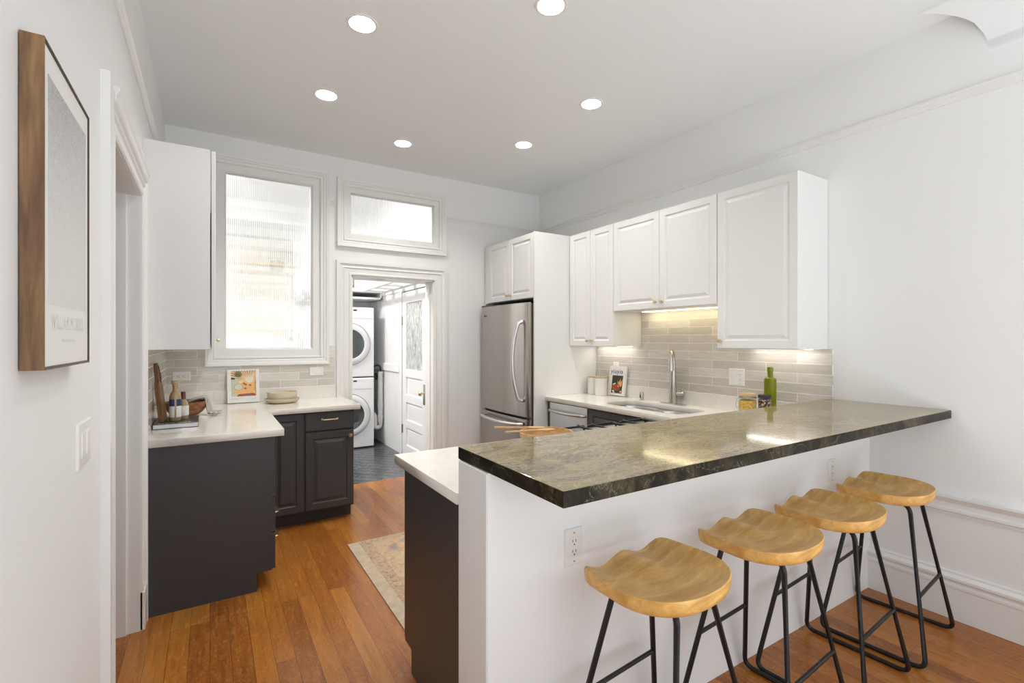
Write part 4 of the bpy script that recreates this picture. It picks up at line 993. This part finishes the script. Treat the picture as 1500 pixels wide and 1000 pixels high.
# wooden bowl with cloth
def bowl(name, label, cat, loc, r, h, m, foot=0.45, th=0.006, sx=1.0, sy=1.0, rim='rim'):
    t = thing(name, label, cat, loc); prof = [(0, 0.0), (r * foot, 0.0)]
    for k in range(1, 9):
        u = k / 8; prof.append((r * (foot + (1 - foot) * math.sin(u * PI / 2) ** 0.9), h * (1 - math.cos(u * PI / 2)) * 0.55 + h * u * 0.45))
    for k in range(8, -1, -1):
        u = k / 8; prof.append((max(0.002, r * (foot + (1 - foot) * math.sin(u * PI / 2) ** 0.9) - th), h * (1 - math.cos(u * PI / 2)) * 0.55 + h * u * 0.45 + (th if k < 8 else 0)))
    prof.append((0, th))
    bm = B(); lathe(bm, prof, 40, sx=sx, sy=sy); obj('body', bm, m, t, 60); return t
bowl('wooden_bowl', 'reddish wooden bowl in the corner behind the corked bottle', 'bowl', (-0.138, 3.960, ZC), 0.126, 0.100, 'bowl_wood', 0.4)
bm = B(); nu, nv = 26, 14; grid = []
for i in range(nu + 1):
    row = []; u = i / nu
    for j in range(nv + 1):
        v = j / nv - 0.5
        # path over the bowl's rim and down to the worktop
        if u < 0.45: x = -0.085 + u / 0.45 * 0.130; z = 0.082 + 0.034 * math.sin(u / 0.45 * PI / 2)
        elif u < 0.72: q = (u - 0.45) / 0.27; x = 0.045 + 0.022 * q; z = 0.116 - 0.108 * q
        else: q = (u - 0.72) / 0.28; x = 0.067 + 0.060 * q; z = 0.008 + 0.006 * math.sin(q * PI * 2.0) ** 2
        wdt = 0.085 + 0.05 * u
        y = v * wdt * (1 + 0.12 * math.sin(9 * u)); z += 0.008 * math.sin(v * 17 + u * 5) * (1 if u < 0.72 else 0.5) + (0.004 if u >= 0.72 else 0.005)
        row.append(bm.verts.new((x + 0.010 * math.sin(v * 11), y, max(z, 0.0025))))
    grid.append(row)
for i in range(nu): 
    for j in range(nv): bm.faces.new((grid[i][j], grid[i][j + 1], grid[i + 1][j + 1], grid[i + 1][j]))
o = obj('tea_towel', bm, 'cloth_grey', None, 80); o.location = (-0.062, 3.975, ZC); o.rotation_euler = (0, 0, math.radians(-22)); tag(o, 'grey linen towel draped over the rim of the wooden bowl', 'towel')
sol = o.modifiers.new('thickness', 'SOLIDIFY'); sol.thickness = 0.002; sol.offset = 1

# standing cookbook with the sunny cover
t = thing('cookbook', 'white cookbook with orange sun ray cover leaning on the tiles below the window', 'book', (0.235, 4.512, ZC), math.radians(3))
BW, BH, BT = 0.232, 0.272, 0.022
tilt = math.radians(-11)
def tiltbm(bm):
    bmesh.ops.rotate(bm, verts=bm.verts[:], cent=(0, 0, 0), matrix=Matrix.Rotation(tilt, 3, 'X')); bmesh.ops.translate(bm, verts=bm.verts[:], vec=(0, 0, 0.0052)); return bm
bm = B(); box(bm, -BW / 2, BW / 2, 0, BT, 0, BH, 0.001); obj('cover', tiltbm(bm), 'cv_white', t)
bm = B(); box(bm, -BW / 2 + 0.003, BW / 2 + 0.0006, 0.003, BT - 0.003, 0.004, BH + 0.0006); obj('pages', tiltbm(bm), 'page_edge', t)
def patch(bm, pts, mi, lift):  # flat ink shape on the cover front (x, z)
    vs = loopverts(bm, [(x, -lift, z) for x, z in pts]); f = bm.faces.new(vs); f.material_index = mi
def ell(cx, cz, a, b, n=18): return [(cx + a * math.cos(2 * PI * i / n), cz + b * math.sin(2 * PI * i / n)) for i in range(n)]
bm = B(); cols = ['cv_peach', 'cv_orange', 'cv_green', 'cv_sage', 'cv_red', 'cv_cream', 'cv_brown', 'cv_dark', 'cv_teal']
x0, x1, z0, z1 = -0.088, 0.092, 0.052, 0.262
patch(bm, [(x0, z0), (x1, z0), (x1, z1), (x0, z1)], 0, 0.0004)
sx_, sz_ = 0.045, 0.185
for k in range(26):     # sun rays
    a = math.radians(-10 + k * 7.6); r1 = 0.16
    p = [(sx_ + 0.030 * math.cos(a), sz_ + 0.030 * math.sin(a)), (sx_ + r1 * math.cos(a - 0.022), sz_ + r1 * math.sin(a - 0.022)), (sx_ + r1 * math.cos(a + 0.022), sz_ + r1 * math.sin(a + 0.022))]
    q = [(min(max(x, x0), x1), min(max(z, z0 + 0.10), z1)) for x, z in p]; patch(bm, q, 6, 0.0006)
patch(bm, [(x0, z0), (-0.045, z0), (-0.030, 0.10), (-0.035, 0.19), (-0.06, 0.205), (x0, 0.195)], 3, 0.0008)
patch(bm, [(-0.07, 0.075), (0.06, 0.075), (0.085, 0.10), (0.088, 0.17), (0.06, 0.20), (0.0, 0.175), (-0.055, 0.12)], 1, 0.0010)
patch(bm, ell(sx_, sz_, 0.030, 0.026), 5, 0.0012)
patch(bm, ell(-0.036, 0.128, 0.030, 0.026), 8, 0.0013); patch(bm, ell(-0.036, 0.128, 0.027, 0.0235), 5, 0.0015)
for a in range(0, 360, 60): patch(bm, ell(-0.036 + 0.013 * math.cos(math.radians(a)), 0.128 + 0.011 * math.sin(math.radians(a)), 0.006, 0.005, 10), 3, 0.0017)
for cx, cz in ((0.004, 0.155), (0.016, 0.146), (0.012, 0.115), (0.048, 0.14)): patch(bm, ell(cx, cz, 0.010, 0.007, 12), 6, 0.0014)
patch(bm, [(-0.050, z0), (x1, z0), (0.075, 0.075), (-0.035, 0.070)], 4, 0.0013); patch(bm, [(0.015, z0), (0.06, z0), (0.05, 0.068), (0.012, 0.066)], 8, 0.0016)
for k in range(9): patch(bm, [(0.080, 0.062 + k * 0.013), (x1, 0.062 + k * 0.013), (x1, 0.067 + k * 0.013), (0.080, 0.067 + k * 0.013)], 6, 0.0016)
for k in range(11):     # palm leaves
    a = math.radians(k * 33 + 10); c_, s_ = math.cos(a), math.sin(a)
    patch(bm, [(-0.038, 0.232), (-0.038 + 0.022 * c_ - 0.004 * s_, 0.232 + 0.020 * s_ + 0.004 * c_), (-0.038 + 0.036 * c_, min(z1, 0.232 + 0.032 * s_)), (-0.038 + 0.022 * c_ + 0.004 * s_, 0.232 + 0.020 * s_ - 0.004 * c_)], 2, 0.0018)
patch(bm, [(x0, 0.192), (-0.062, 0.192), (-0.058, 0.203), (x0, 0.203)], 7, 0.0018)
obj('cover_art', tiltbm(bm), cols, t)
bm = B()
for a, b, z in ((-0.09, -0.02, 0.034), (-0.09, -0.035, 0.026), (0.055, 0.09, 0.026)):
    patch(bm, [(a, z), (b, z), (b, z + 0.0035), (a, z + 0.0035)], 0, 0.0005)
obj('small_print', tiltbm(bm), 'ink_grey', t)
# cream plate and bowl
t = thing('serving_plate', 'cream stoneware plate with raised rim below the cream bowl', 'plate', (0.505, 4.400, ZC))
bm = B(); lathe(bm, [(0, 0), (0.085, 0), (0.118, 0.008), (0.136, 0.034), (0.132, 0.036), (0.112, 0.014), (0.08, 0.009), (0, 0.009)], 44); obj('body', bm, 'ceramic_cream', t, 60)
t = thing('serving_bowl', 'cream stoneware bowl resting on the cream plate', 'bowl', (0.508, 4.400, ZC + 0.0135))
bm = B(); lathe(bm, [(0, 0), (0.088, 0), (0.100, 0.006), (0.111, 0.040), (0.113, 0.074), (0.109, 0.076), (0.106, 0.045), (0.094, 0.012), (0, 0.008)], 44); obj('body', bm, 'ceramic_cream', t, 60)

# ------------------------------------------------------------------ things on the sink worktop
CAN = [(3.118, 3.515, 0.054, 0.158, 'white lidded canister next to the refrigerator panel'), (3.098, 3.388, 0.057, 0.160, 'white lidded canister next to the blue titled cookbook')]
for x, y, r, h, lab in CAN:
    t = thing('canister', lab, 'canister', (x, y, ZC), group=None)
    bm = B(); lathe(bm, [(0, 0), (r - 0.004, 0), (r, 0.005), (r, h), (r - 0.004, h + 0.001), (0, h + 0.001)], 36); obj('jar', bm, 'ceramic_white', t, 40)
    bm = B(); lathe(bm, [(0, h + 0.0012), (r - 0.001, h + 0.0012), (r, h + 0.004), (r, h + 0.010), (r - 0.002, h + 0.012), (0, h + 0.012)], 36); obj('lid', bm, 'lid_wood', t, 40)
t = thing('cookbook', 'white cookbook with blue title propped against the sink splashback', 'book', (3.166, 3.272, ZC), math.radians(-85))
BW2, BH2 = 0.197, 0.270
tilt = math.radians(-9)
bm = B(); box(bm, -BW2 / 2, BW2 / 2, 0, 0.024, 0, BH2, 0.001); obj('cover', tiltbm(bm), 'cv_white', t)
bm = B(); box(bm, -BW2 / 2 + 0.003, BW2 / 2 + 0.0006, 0.003, 0.021, 0.004, BH2 + 0.0006); obj('pages', tiltbm(bm), 'page_edge', t)
bm = B(); cols = ['cv_dark', 'cv_flame', 'cv_red', 'cv_cream', 'cv_brown', 'cv_orange']
patch(bm, [(-0.055, 0.022), (0.070, 0.022), (0.070, 0.185), (-0.055, 0.185)], 0, 0.0004)
patch(bm, [(0.0, 0.085), (0.018, 0.10), (0.012, 0.140), (0.026, 0.118), (0.045, 0.160), (0.045, 0.12), (0.066, 0.150), (0.06, 0.09), (0.03, 0.075)], 5, 0.0008)
patch(bm, [(-0.052, 0.095), (-0.02, 0.110), (0.0, 0.085), (0.045, 0.072), (0.03, 0.048), (-0.02, 0.045), (-0.05, 0.062)], 4, 0.0010)
patch(bm, ell(0.016, 0.085, 0.028, 0.024), 2, 0.0012); patch(bm, ell(0.022, 0.088, 0.012, 0.010), 1, 0.0014)
patch(bm, [(-0.05, 0.09), (-0.025, 0.10), (-0.008, 0.078), (-0.03, 0.070)], 2, 0.0013); patch(bm, [(-0.045, 0.105), (-0.01, 0.118), (-0.005, 0.11), (-0.03, 0.095)], 3, 0.0013)
patch(bm, [(-0.048, 0.048), (-0.02, 0.046), (-0.012, 0.024), (-0.03, 0.024)], 3, 0.0014); patch(bm, [(0.045, 0.03), (0.068, 0.03), (0.06, 0.05), (0.048, 0.046)], 5, 0.0014)
for f in bm.faces: pass
obj('cover_photo', tiltbm(bm), cols, t)
o = text('title', 'yiayia', 0.060, (0.002, 0, 0), (0, 0, 0), 'ink_blue', t, 0.0003, 1.0)
o.matrix_parent_inverse = Matrix.Identity(4); o.rotation_euler = (PI / 2 + tilt, 0, 0)
o.location = (-0.008, 0.2 * math.sin(-tilt) - 0.0006, 0.204 * math.cos(tilt) + 0.0052); o.scale = (1.0, 1, 1)
# jars and bottle in the corner behind the bar top
t = thing('glass_jar', 'clear clip jar of yellow pasta with a wooden lid', 'jar', (2.965, 1.855, ZC))
bm = B(); lathe(bm, [(0, 0), (0.050, 0), (0.054, 0.004), (0.054, 0.125), (0.050, 0.140), (0.048, 0.150)], 36); obj('glass_body', bm, 'glass', t, 50)
bm = B(); lathe(bm, [(0, 0.0055), (0.046, 0.0055), (0.0505, 0.012), (0.0505, 0.122), (0.038, 0.128), (0.015, 0.126), (0, 0.129)], 24); obj('pasta', bm, 'pasta', t, 40)
bm = B(); lathe(bm, [(0, 0.1505), (0.050, 0.1505), (0.052, 0.153), (0.052, 0.164), (0.048, 0.170), (0, 0.171)], 32); obj('lid', bm, 'lid_wood', t, 40)
bm = B(); lathe(bm, [(0.0495, 0.139), (0.053, 0.139), (0.053, 0.146), (0.0495, 0.146)], 32)
tube(bm, fillet([(-0.046, 0.028, 0.142), (-0.060, 0.036, 0.135), (-0.064, 0.040, 0.085), (-0.055, 0.034, 0.070)], 0.015, 4), 0.0022, 8); obj('wire_clip', bm, 'brushed_nickel', t, 50)
t = thing('glass_jar', 'small glass jar of mixed beans with a dark lid', 'jar', (3.042, 1.785, ZC))
bm = B(); lathe(bm, [(0, 0), (0.036, 0), (0.039, 0.004), (0.039, 0.140), (0.037, 0.142)], 32); obj('glass_body', bm, 'glass', t, 50)
bm = B(); lathe(bm, [(0, 0.0055), (0.034, 0.0055), (0.0365, 0.01), (0.0365, 0.132), (0.02, 0.136), (0, 0.135)], 24); obj('beans', bm, 'beans', t, 40)
bm = B(); lathe(bm, [(0, 0.1425), (0.040, 0.1425), (0.0405, 0.145), (0.0405, 0.158), (0.038, 0.161), (0, 0.161)], 32); obj('lid', bm, 'cover_black', t, 40)
t = thing('glass_bottle', 'tall olive green glass bottle by the end of the splashback', 'bottle', (3.135, 1.802, ZC))
bm = B(); lathe(bm, [(0, 0), (0.034, 0), (0.037, 0.004), (0.037, 0.252), (0.034, 0.263), (0.019, 0.270), (0.0165, 0.275), (0.0165, 0.305), (0.0185, 0.306), (0.0185, 0.333), (0.017, 0.336), (0.013, 0.336), (0.013, 0.28), (0.030, 0.258), (0.033, 0.25), (0.033, 0.01), (0, 0.008)], 32); obj('glass_body', bm, 'olive_glass', t, 40)
# wooden salad bowl with servers behind the bar top
t = bowl('salad_bowl', 'wide pale wooden bowl showing above the edge of the stone bar', 'bowl', (1.335, 1.835, ZC), 0.125, 0.088, 'pale_bowl_wood', 0.4, 0.007)
def server(label, p0, p1, loc, a):
    t = thing('salad_server', label, 'salad server', loc, a); bm = B()
    n = 14; L = 0.25; top, bot = [], []
    for i in range(n + 1):
        u = i / n; x = -L / 2 + L * u; w = 0.007 if u < 0.62 else 0.007 + 0.018 * math.sin((u - 0.62) / 0.38 * PI * 0.82)
        if u == 0: w = 0.004
        top.append((x, w)); bot.append((x, -w))
    ring = top + list(reversed(bot)); hgt = lambda x: p0 + (p1 - p0) * (x + L / 2) / L
    A = loopverts(bm, [(x, y, hgt(x)) for x, y in ring]); Bq = loopverts(bm, [(x, y, hgt(x) + 0.006) for x, y in ring]); bridge(bm, A, Bq); bm.faces.new(A); bm.faces.new(list(reversed(Bq)))
    obj('blade_and_handle', bm, 'pale_bowl_wood', t, 40)
server('pale wooden salad server lying across the bowl rim, its handle raised higher', 0.114, 0.096, (1.225, 1.888, ZC), math.radians(-12))
server('pale wooden salad server lying across the bowl rim, its handle lower', 0.102, 0.094, (1.240, 1.828, ZC), math.radians(-6))

# ------------------------------------------------------------------ rug
t = thing('area_rug', 'faded terracotta oriental rug with beige border on the oak floor', 'rug', (1.62, 2.82, 0.0005))
RX0, RX1, RY0, RY1 = 0.812 - 1.62, 2.35 - 1.62, 2.16 - 2.82, 3.468 - 2.82
bm = B(); box(bm, RX0, RX1, RY0, RY1, 0, 0.006, 0.0015); obj('border', bm, 'rug_border', t)
bm = B(); box(bm, RX0 + 0.075, RX1 - 0.075, RY0 + 0.03, RY1 - 0.012, 0.006, 0.0070); obj('guard_band', bm, 'rug_motif', t)
bm = B(); box(bm, RX0 + 0.150, RX1 - 0.150, RY0 + 0.11, RY1 - 0.075, 0.0070, 0.0078); obj('field', bm, 'rug_field', t)

# ------------------------------------------------------------------ laundry: stacked machines, pipes, shelf, cupboards
def machine(name, label, z, h, kind, dark):
    t = thing(name, label, kind, (1.185, 6.485, z)); w, d = 0.684, 0.72
    bm = B(); box(bm, 0, w, 0, d, 0.012, h, 0.012); obj('body', bm, 'enamel_white', t)
    cx, cz = w / 2 + 0.01, h * 0.5 - 0.02
    def ringy(prof, m, nm, parent=t, seg=44):
        bm = B(); lathe(bm, prof, seg); bmesh.ops.rotate(bm, verts=bm.verts[:], cent=(0, 0, 0), matrix=Matrix.Rotation(PI / 2, 3, 'X')); bmesh.ops.translate(bm, verts=bm.verts[:], vec=(cx, 0, cz)); return obj(nm, bm, m, parent, 40)
    dr = ringy([(0.195, 0.0), (0.272, 0.0), (0.274, 0.012), (0.262, 0.030), (0.225, 0.042), (0.195, 0.036), (0.190, 0.02)], 'washer_ring', 'door')
    ringy([(0.274, 0.001), (0.281, 0.001), (0.281, 0.004), (0.274, 0.004)], 'dark_steel', 'gasket', dr)
    ringy([(0, 0.010), (0.10, 0.012), (0.165, 0.020), (0.192, 0.036), (0.197, 0.030)] if dark else [(0, 0.028), (0.12, 0.03), (0.192, 0.036), (0.197, 0.030)], 'washer_glass', 'door_glass', dr)
    bm = B(); box(bm, 0.012, w - 0.012, -0.006, 0.0, h - 0.145, h - 0.012, 0.003); cp = obj('control_panel', bm, 'enamel_white', t)
    bm = B(); box(bm, w * 0.60, w * 0.60 + 0.045, -0.008, -0.006, h - 0.050, h - 0.030); obj('display', bm, 'cover_black', cp)
    bm = B(); box(bm, 0.02, w - 0.02, 0.02, d - 0.02, 0.0, 0.014); obj('feet', bm, 'rubber', t)
    return t
machine('washing_machine', 'white front loading machine on the slate floor, bottom of the stack', 0.001, 0.930, 'washer', True)
machine('tumble_dryer', 'white front loading dryer stacked on the washing machine', 0.933, 0.930, 'dryer', False)
t = thing('drain_pipe', 'white plastic standpipe with trap on the beadboard beside the washer', 'pipe', (1.995, 6.62, 0.0))
bm = B(); cyl(bm, (0, 0, 0.30), (0, 0, 1.00), 0.034, seg=18); obj('standpipe', bm, 'pipe_white', t, 40)
bm = B(); tube(bm, fillet([(0, 0, 0.36), (0, 0, 0.24), (-0.066, 0.02, 0.22), (-0.066, 0.02, 0.40), (-0.060, 0.30, 0.42)], 0.06, 6), 0.028, 14); obj('trap', bm, 'pipe_white', t, 50)
for z in (0.36, 0.50, 0.55):
    bm = B(); cyl(bm, (0, 0, z), (0, 0, z + 0.035), 0.041, seg=18); obj('coupling', bm, 'pipe_white', t, 40)
bm = B()
for z in (0.56, 0.92): box(bm, 0.0, XLR - 0.006 - 1.995, -0.02, 0.02, z, z + 0.018)
obj('bracket', bm, 'brushed_nickel', t)
bm = B(); tube(bm, fillet([(0, 0, 0.985), (0.0, 0.0, 1.06), (-0.04, 0.0, 1.09), (-0.085, 0.06, 1.06), (-0.098, 0.16, 0.95), (-0.085, 0.26, 0.90)], 0.05, 6), 0.011, 10); h = obj('drain_hose', bm, 'rubber', t, 60); h['label'] = 'black drain hose hooked into the pipe top'
t = thing('water_valves', 'dark twin water valves on the wall above the white standpipe', 'valve', (2.026, 6.78, 0.94))
bm = B(); box(bm, -0.012, 0.018, -0.06, 0.06, -0.05, 0.05, 0.003); obj('valve_box', bm, 'dark_steel', t)
for s in (-1, 1):
    bm = B(); cyl(bm, (-0.012, s * 0.035, 0.01), (-0.06, s * 0.035, 0.01), 0.012, seg=12); cyl(bm, (-0.045, s * 0.035, 0.03), (-0.045, s * 0.035, -0.07), 0.009, seg=10); obj('valve', bm, 'dark_steel', t, 40)
# overhead slatted shelf along the laundry wall
t = thing('overhead_shelf', 'white open framed shelf high on the wall above the laundry door', 'shelf', (1.74, 4.95, 2.085))
for x in (0.0, 0.255):
    bm = B(); box(bm, x, x + 0.04, 0, 1.60, 0, 0.045, 0.002); obj('side_rail', bm, 'laundry_white', t)
for y in (0.0, 0.38, 0.76, 1.14, 1.50):
    bm = B(); box(bm, 0.04, 0.255, y, y + 0.10, 0.004, 0.032, 0.002); obj('slat', bm, 'laundry_white', t)
t = thing('laundry_cupboard', 'white double cupboard above the stacked dryer', 'cabinet', (1.10, 6.60, 2.02))
bm = B(); box(bm, 0, 0.94, 0.02, 0.69, 0.06, 0.90); obj('carcase', bm, 'laundry_white', t)
for a, b, hx in ((0.005, 0.46, 0.42), (0.48, 0.935, 0.52)):
    bm = B(); panel(bm, a, b, 0.065, 0.895, 0.02); d = obj('door', bm, 'laundry_white', t)
    bm = B(); tube(bm, fillet([(hx, 0.0, 0.12), (hx, -0.03, 0.12), (hx, -0.03, 0.28), (hx, 0.0, 0.28)], 0.01, 3), 0.007, 8); obj('handle', bm, 'dark_steel', d, 50)
bm = B(); box(bm, 0.02, 0.92, 0.03, 0.68, -0.03, -0.005, 0.002); box(bm, 0.02, 0.04, 0.03, 0.68, -0.03, 0.06); box(bm, 0.90, 0.92, 0.03, 0.68, -0.03, 0.06); obj('open_shelf', bm, 'laundry_white', t)
# ledge with a basket, seen blurred through the reeded window
bm = B(); box(bm, 0.30, 1.08, 7.05, 7.28, 2.42, 2.445, 0.002); tag(obj('window_shelf', bm, 'lid_wood'), 'thin wooden shelf across the laundry window behind reeded glass', 'shelf')
t = bowl('basket', 'dark rounded basket on the thin shelf behind reeded glass', 'basket', (0.86, 7.165, 2.446), 0.105, 0.17, 'dark_steel', 0.6, 0.006)
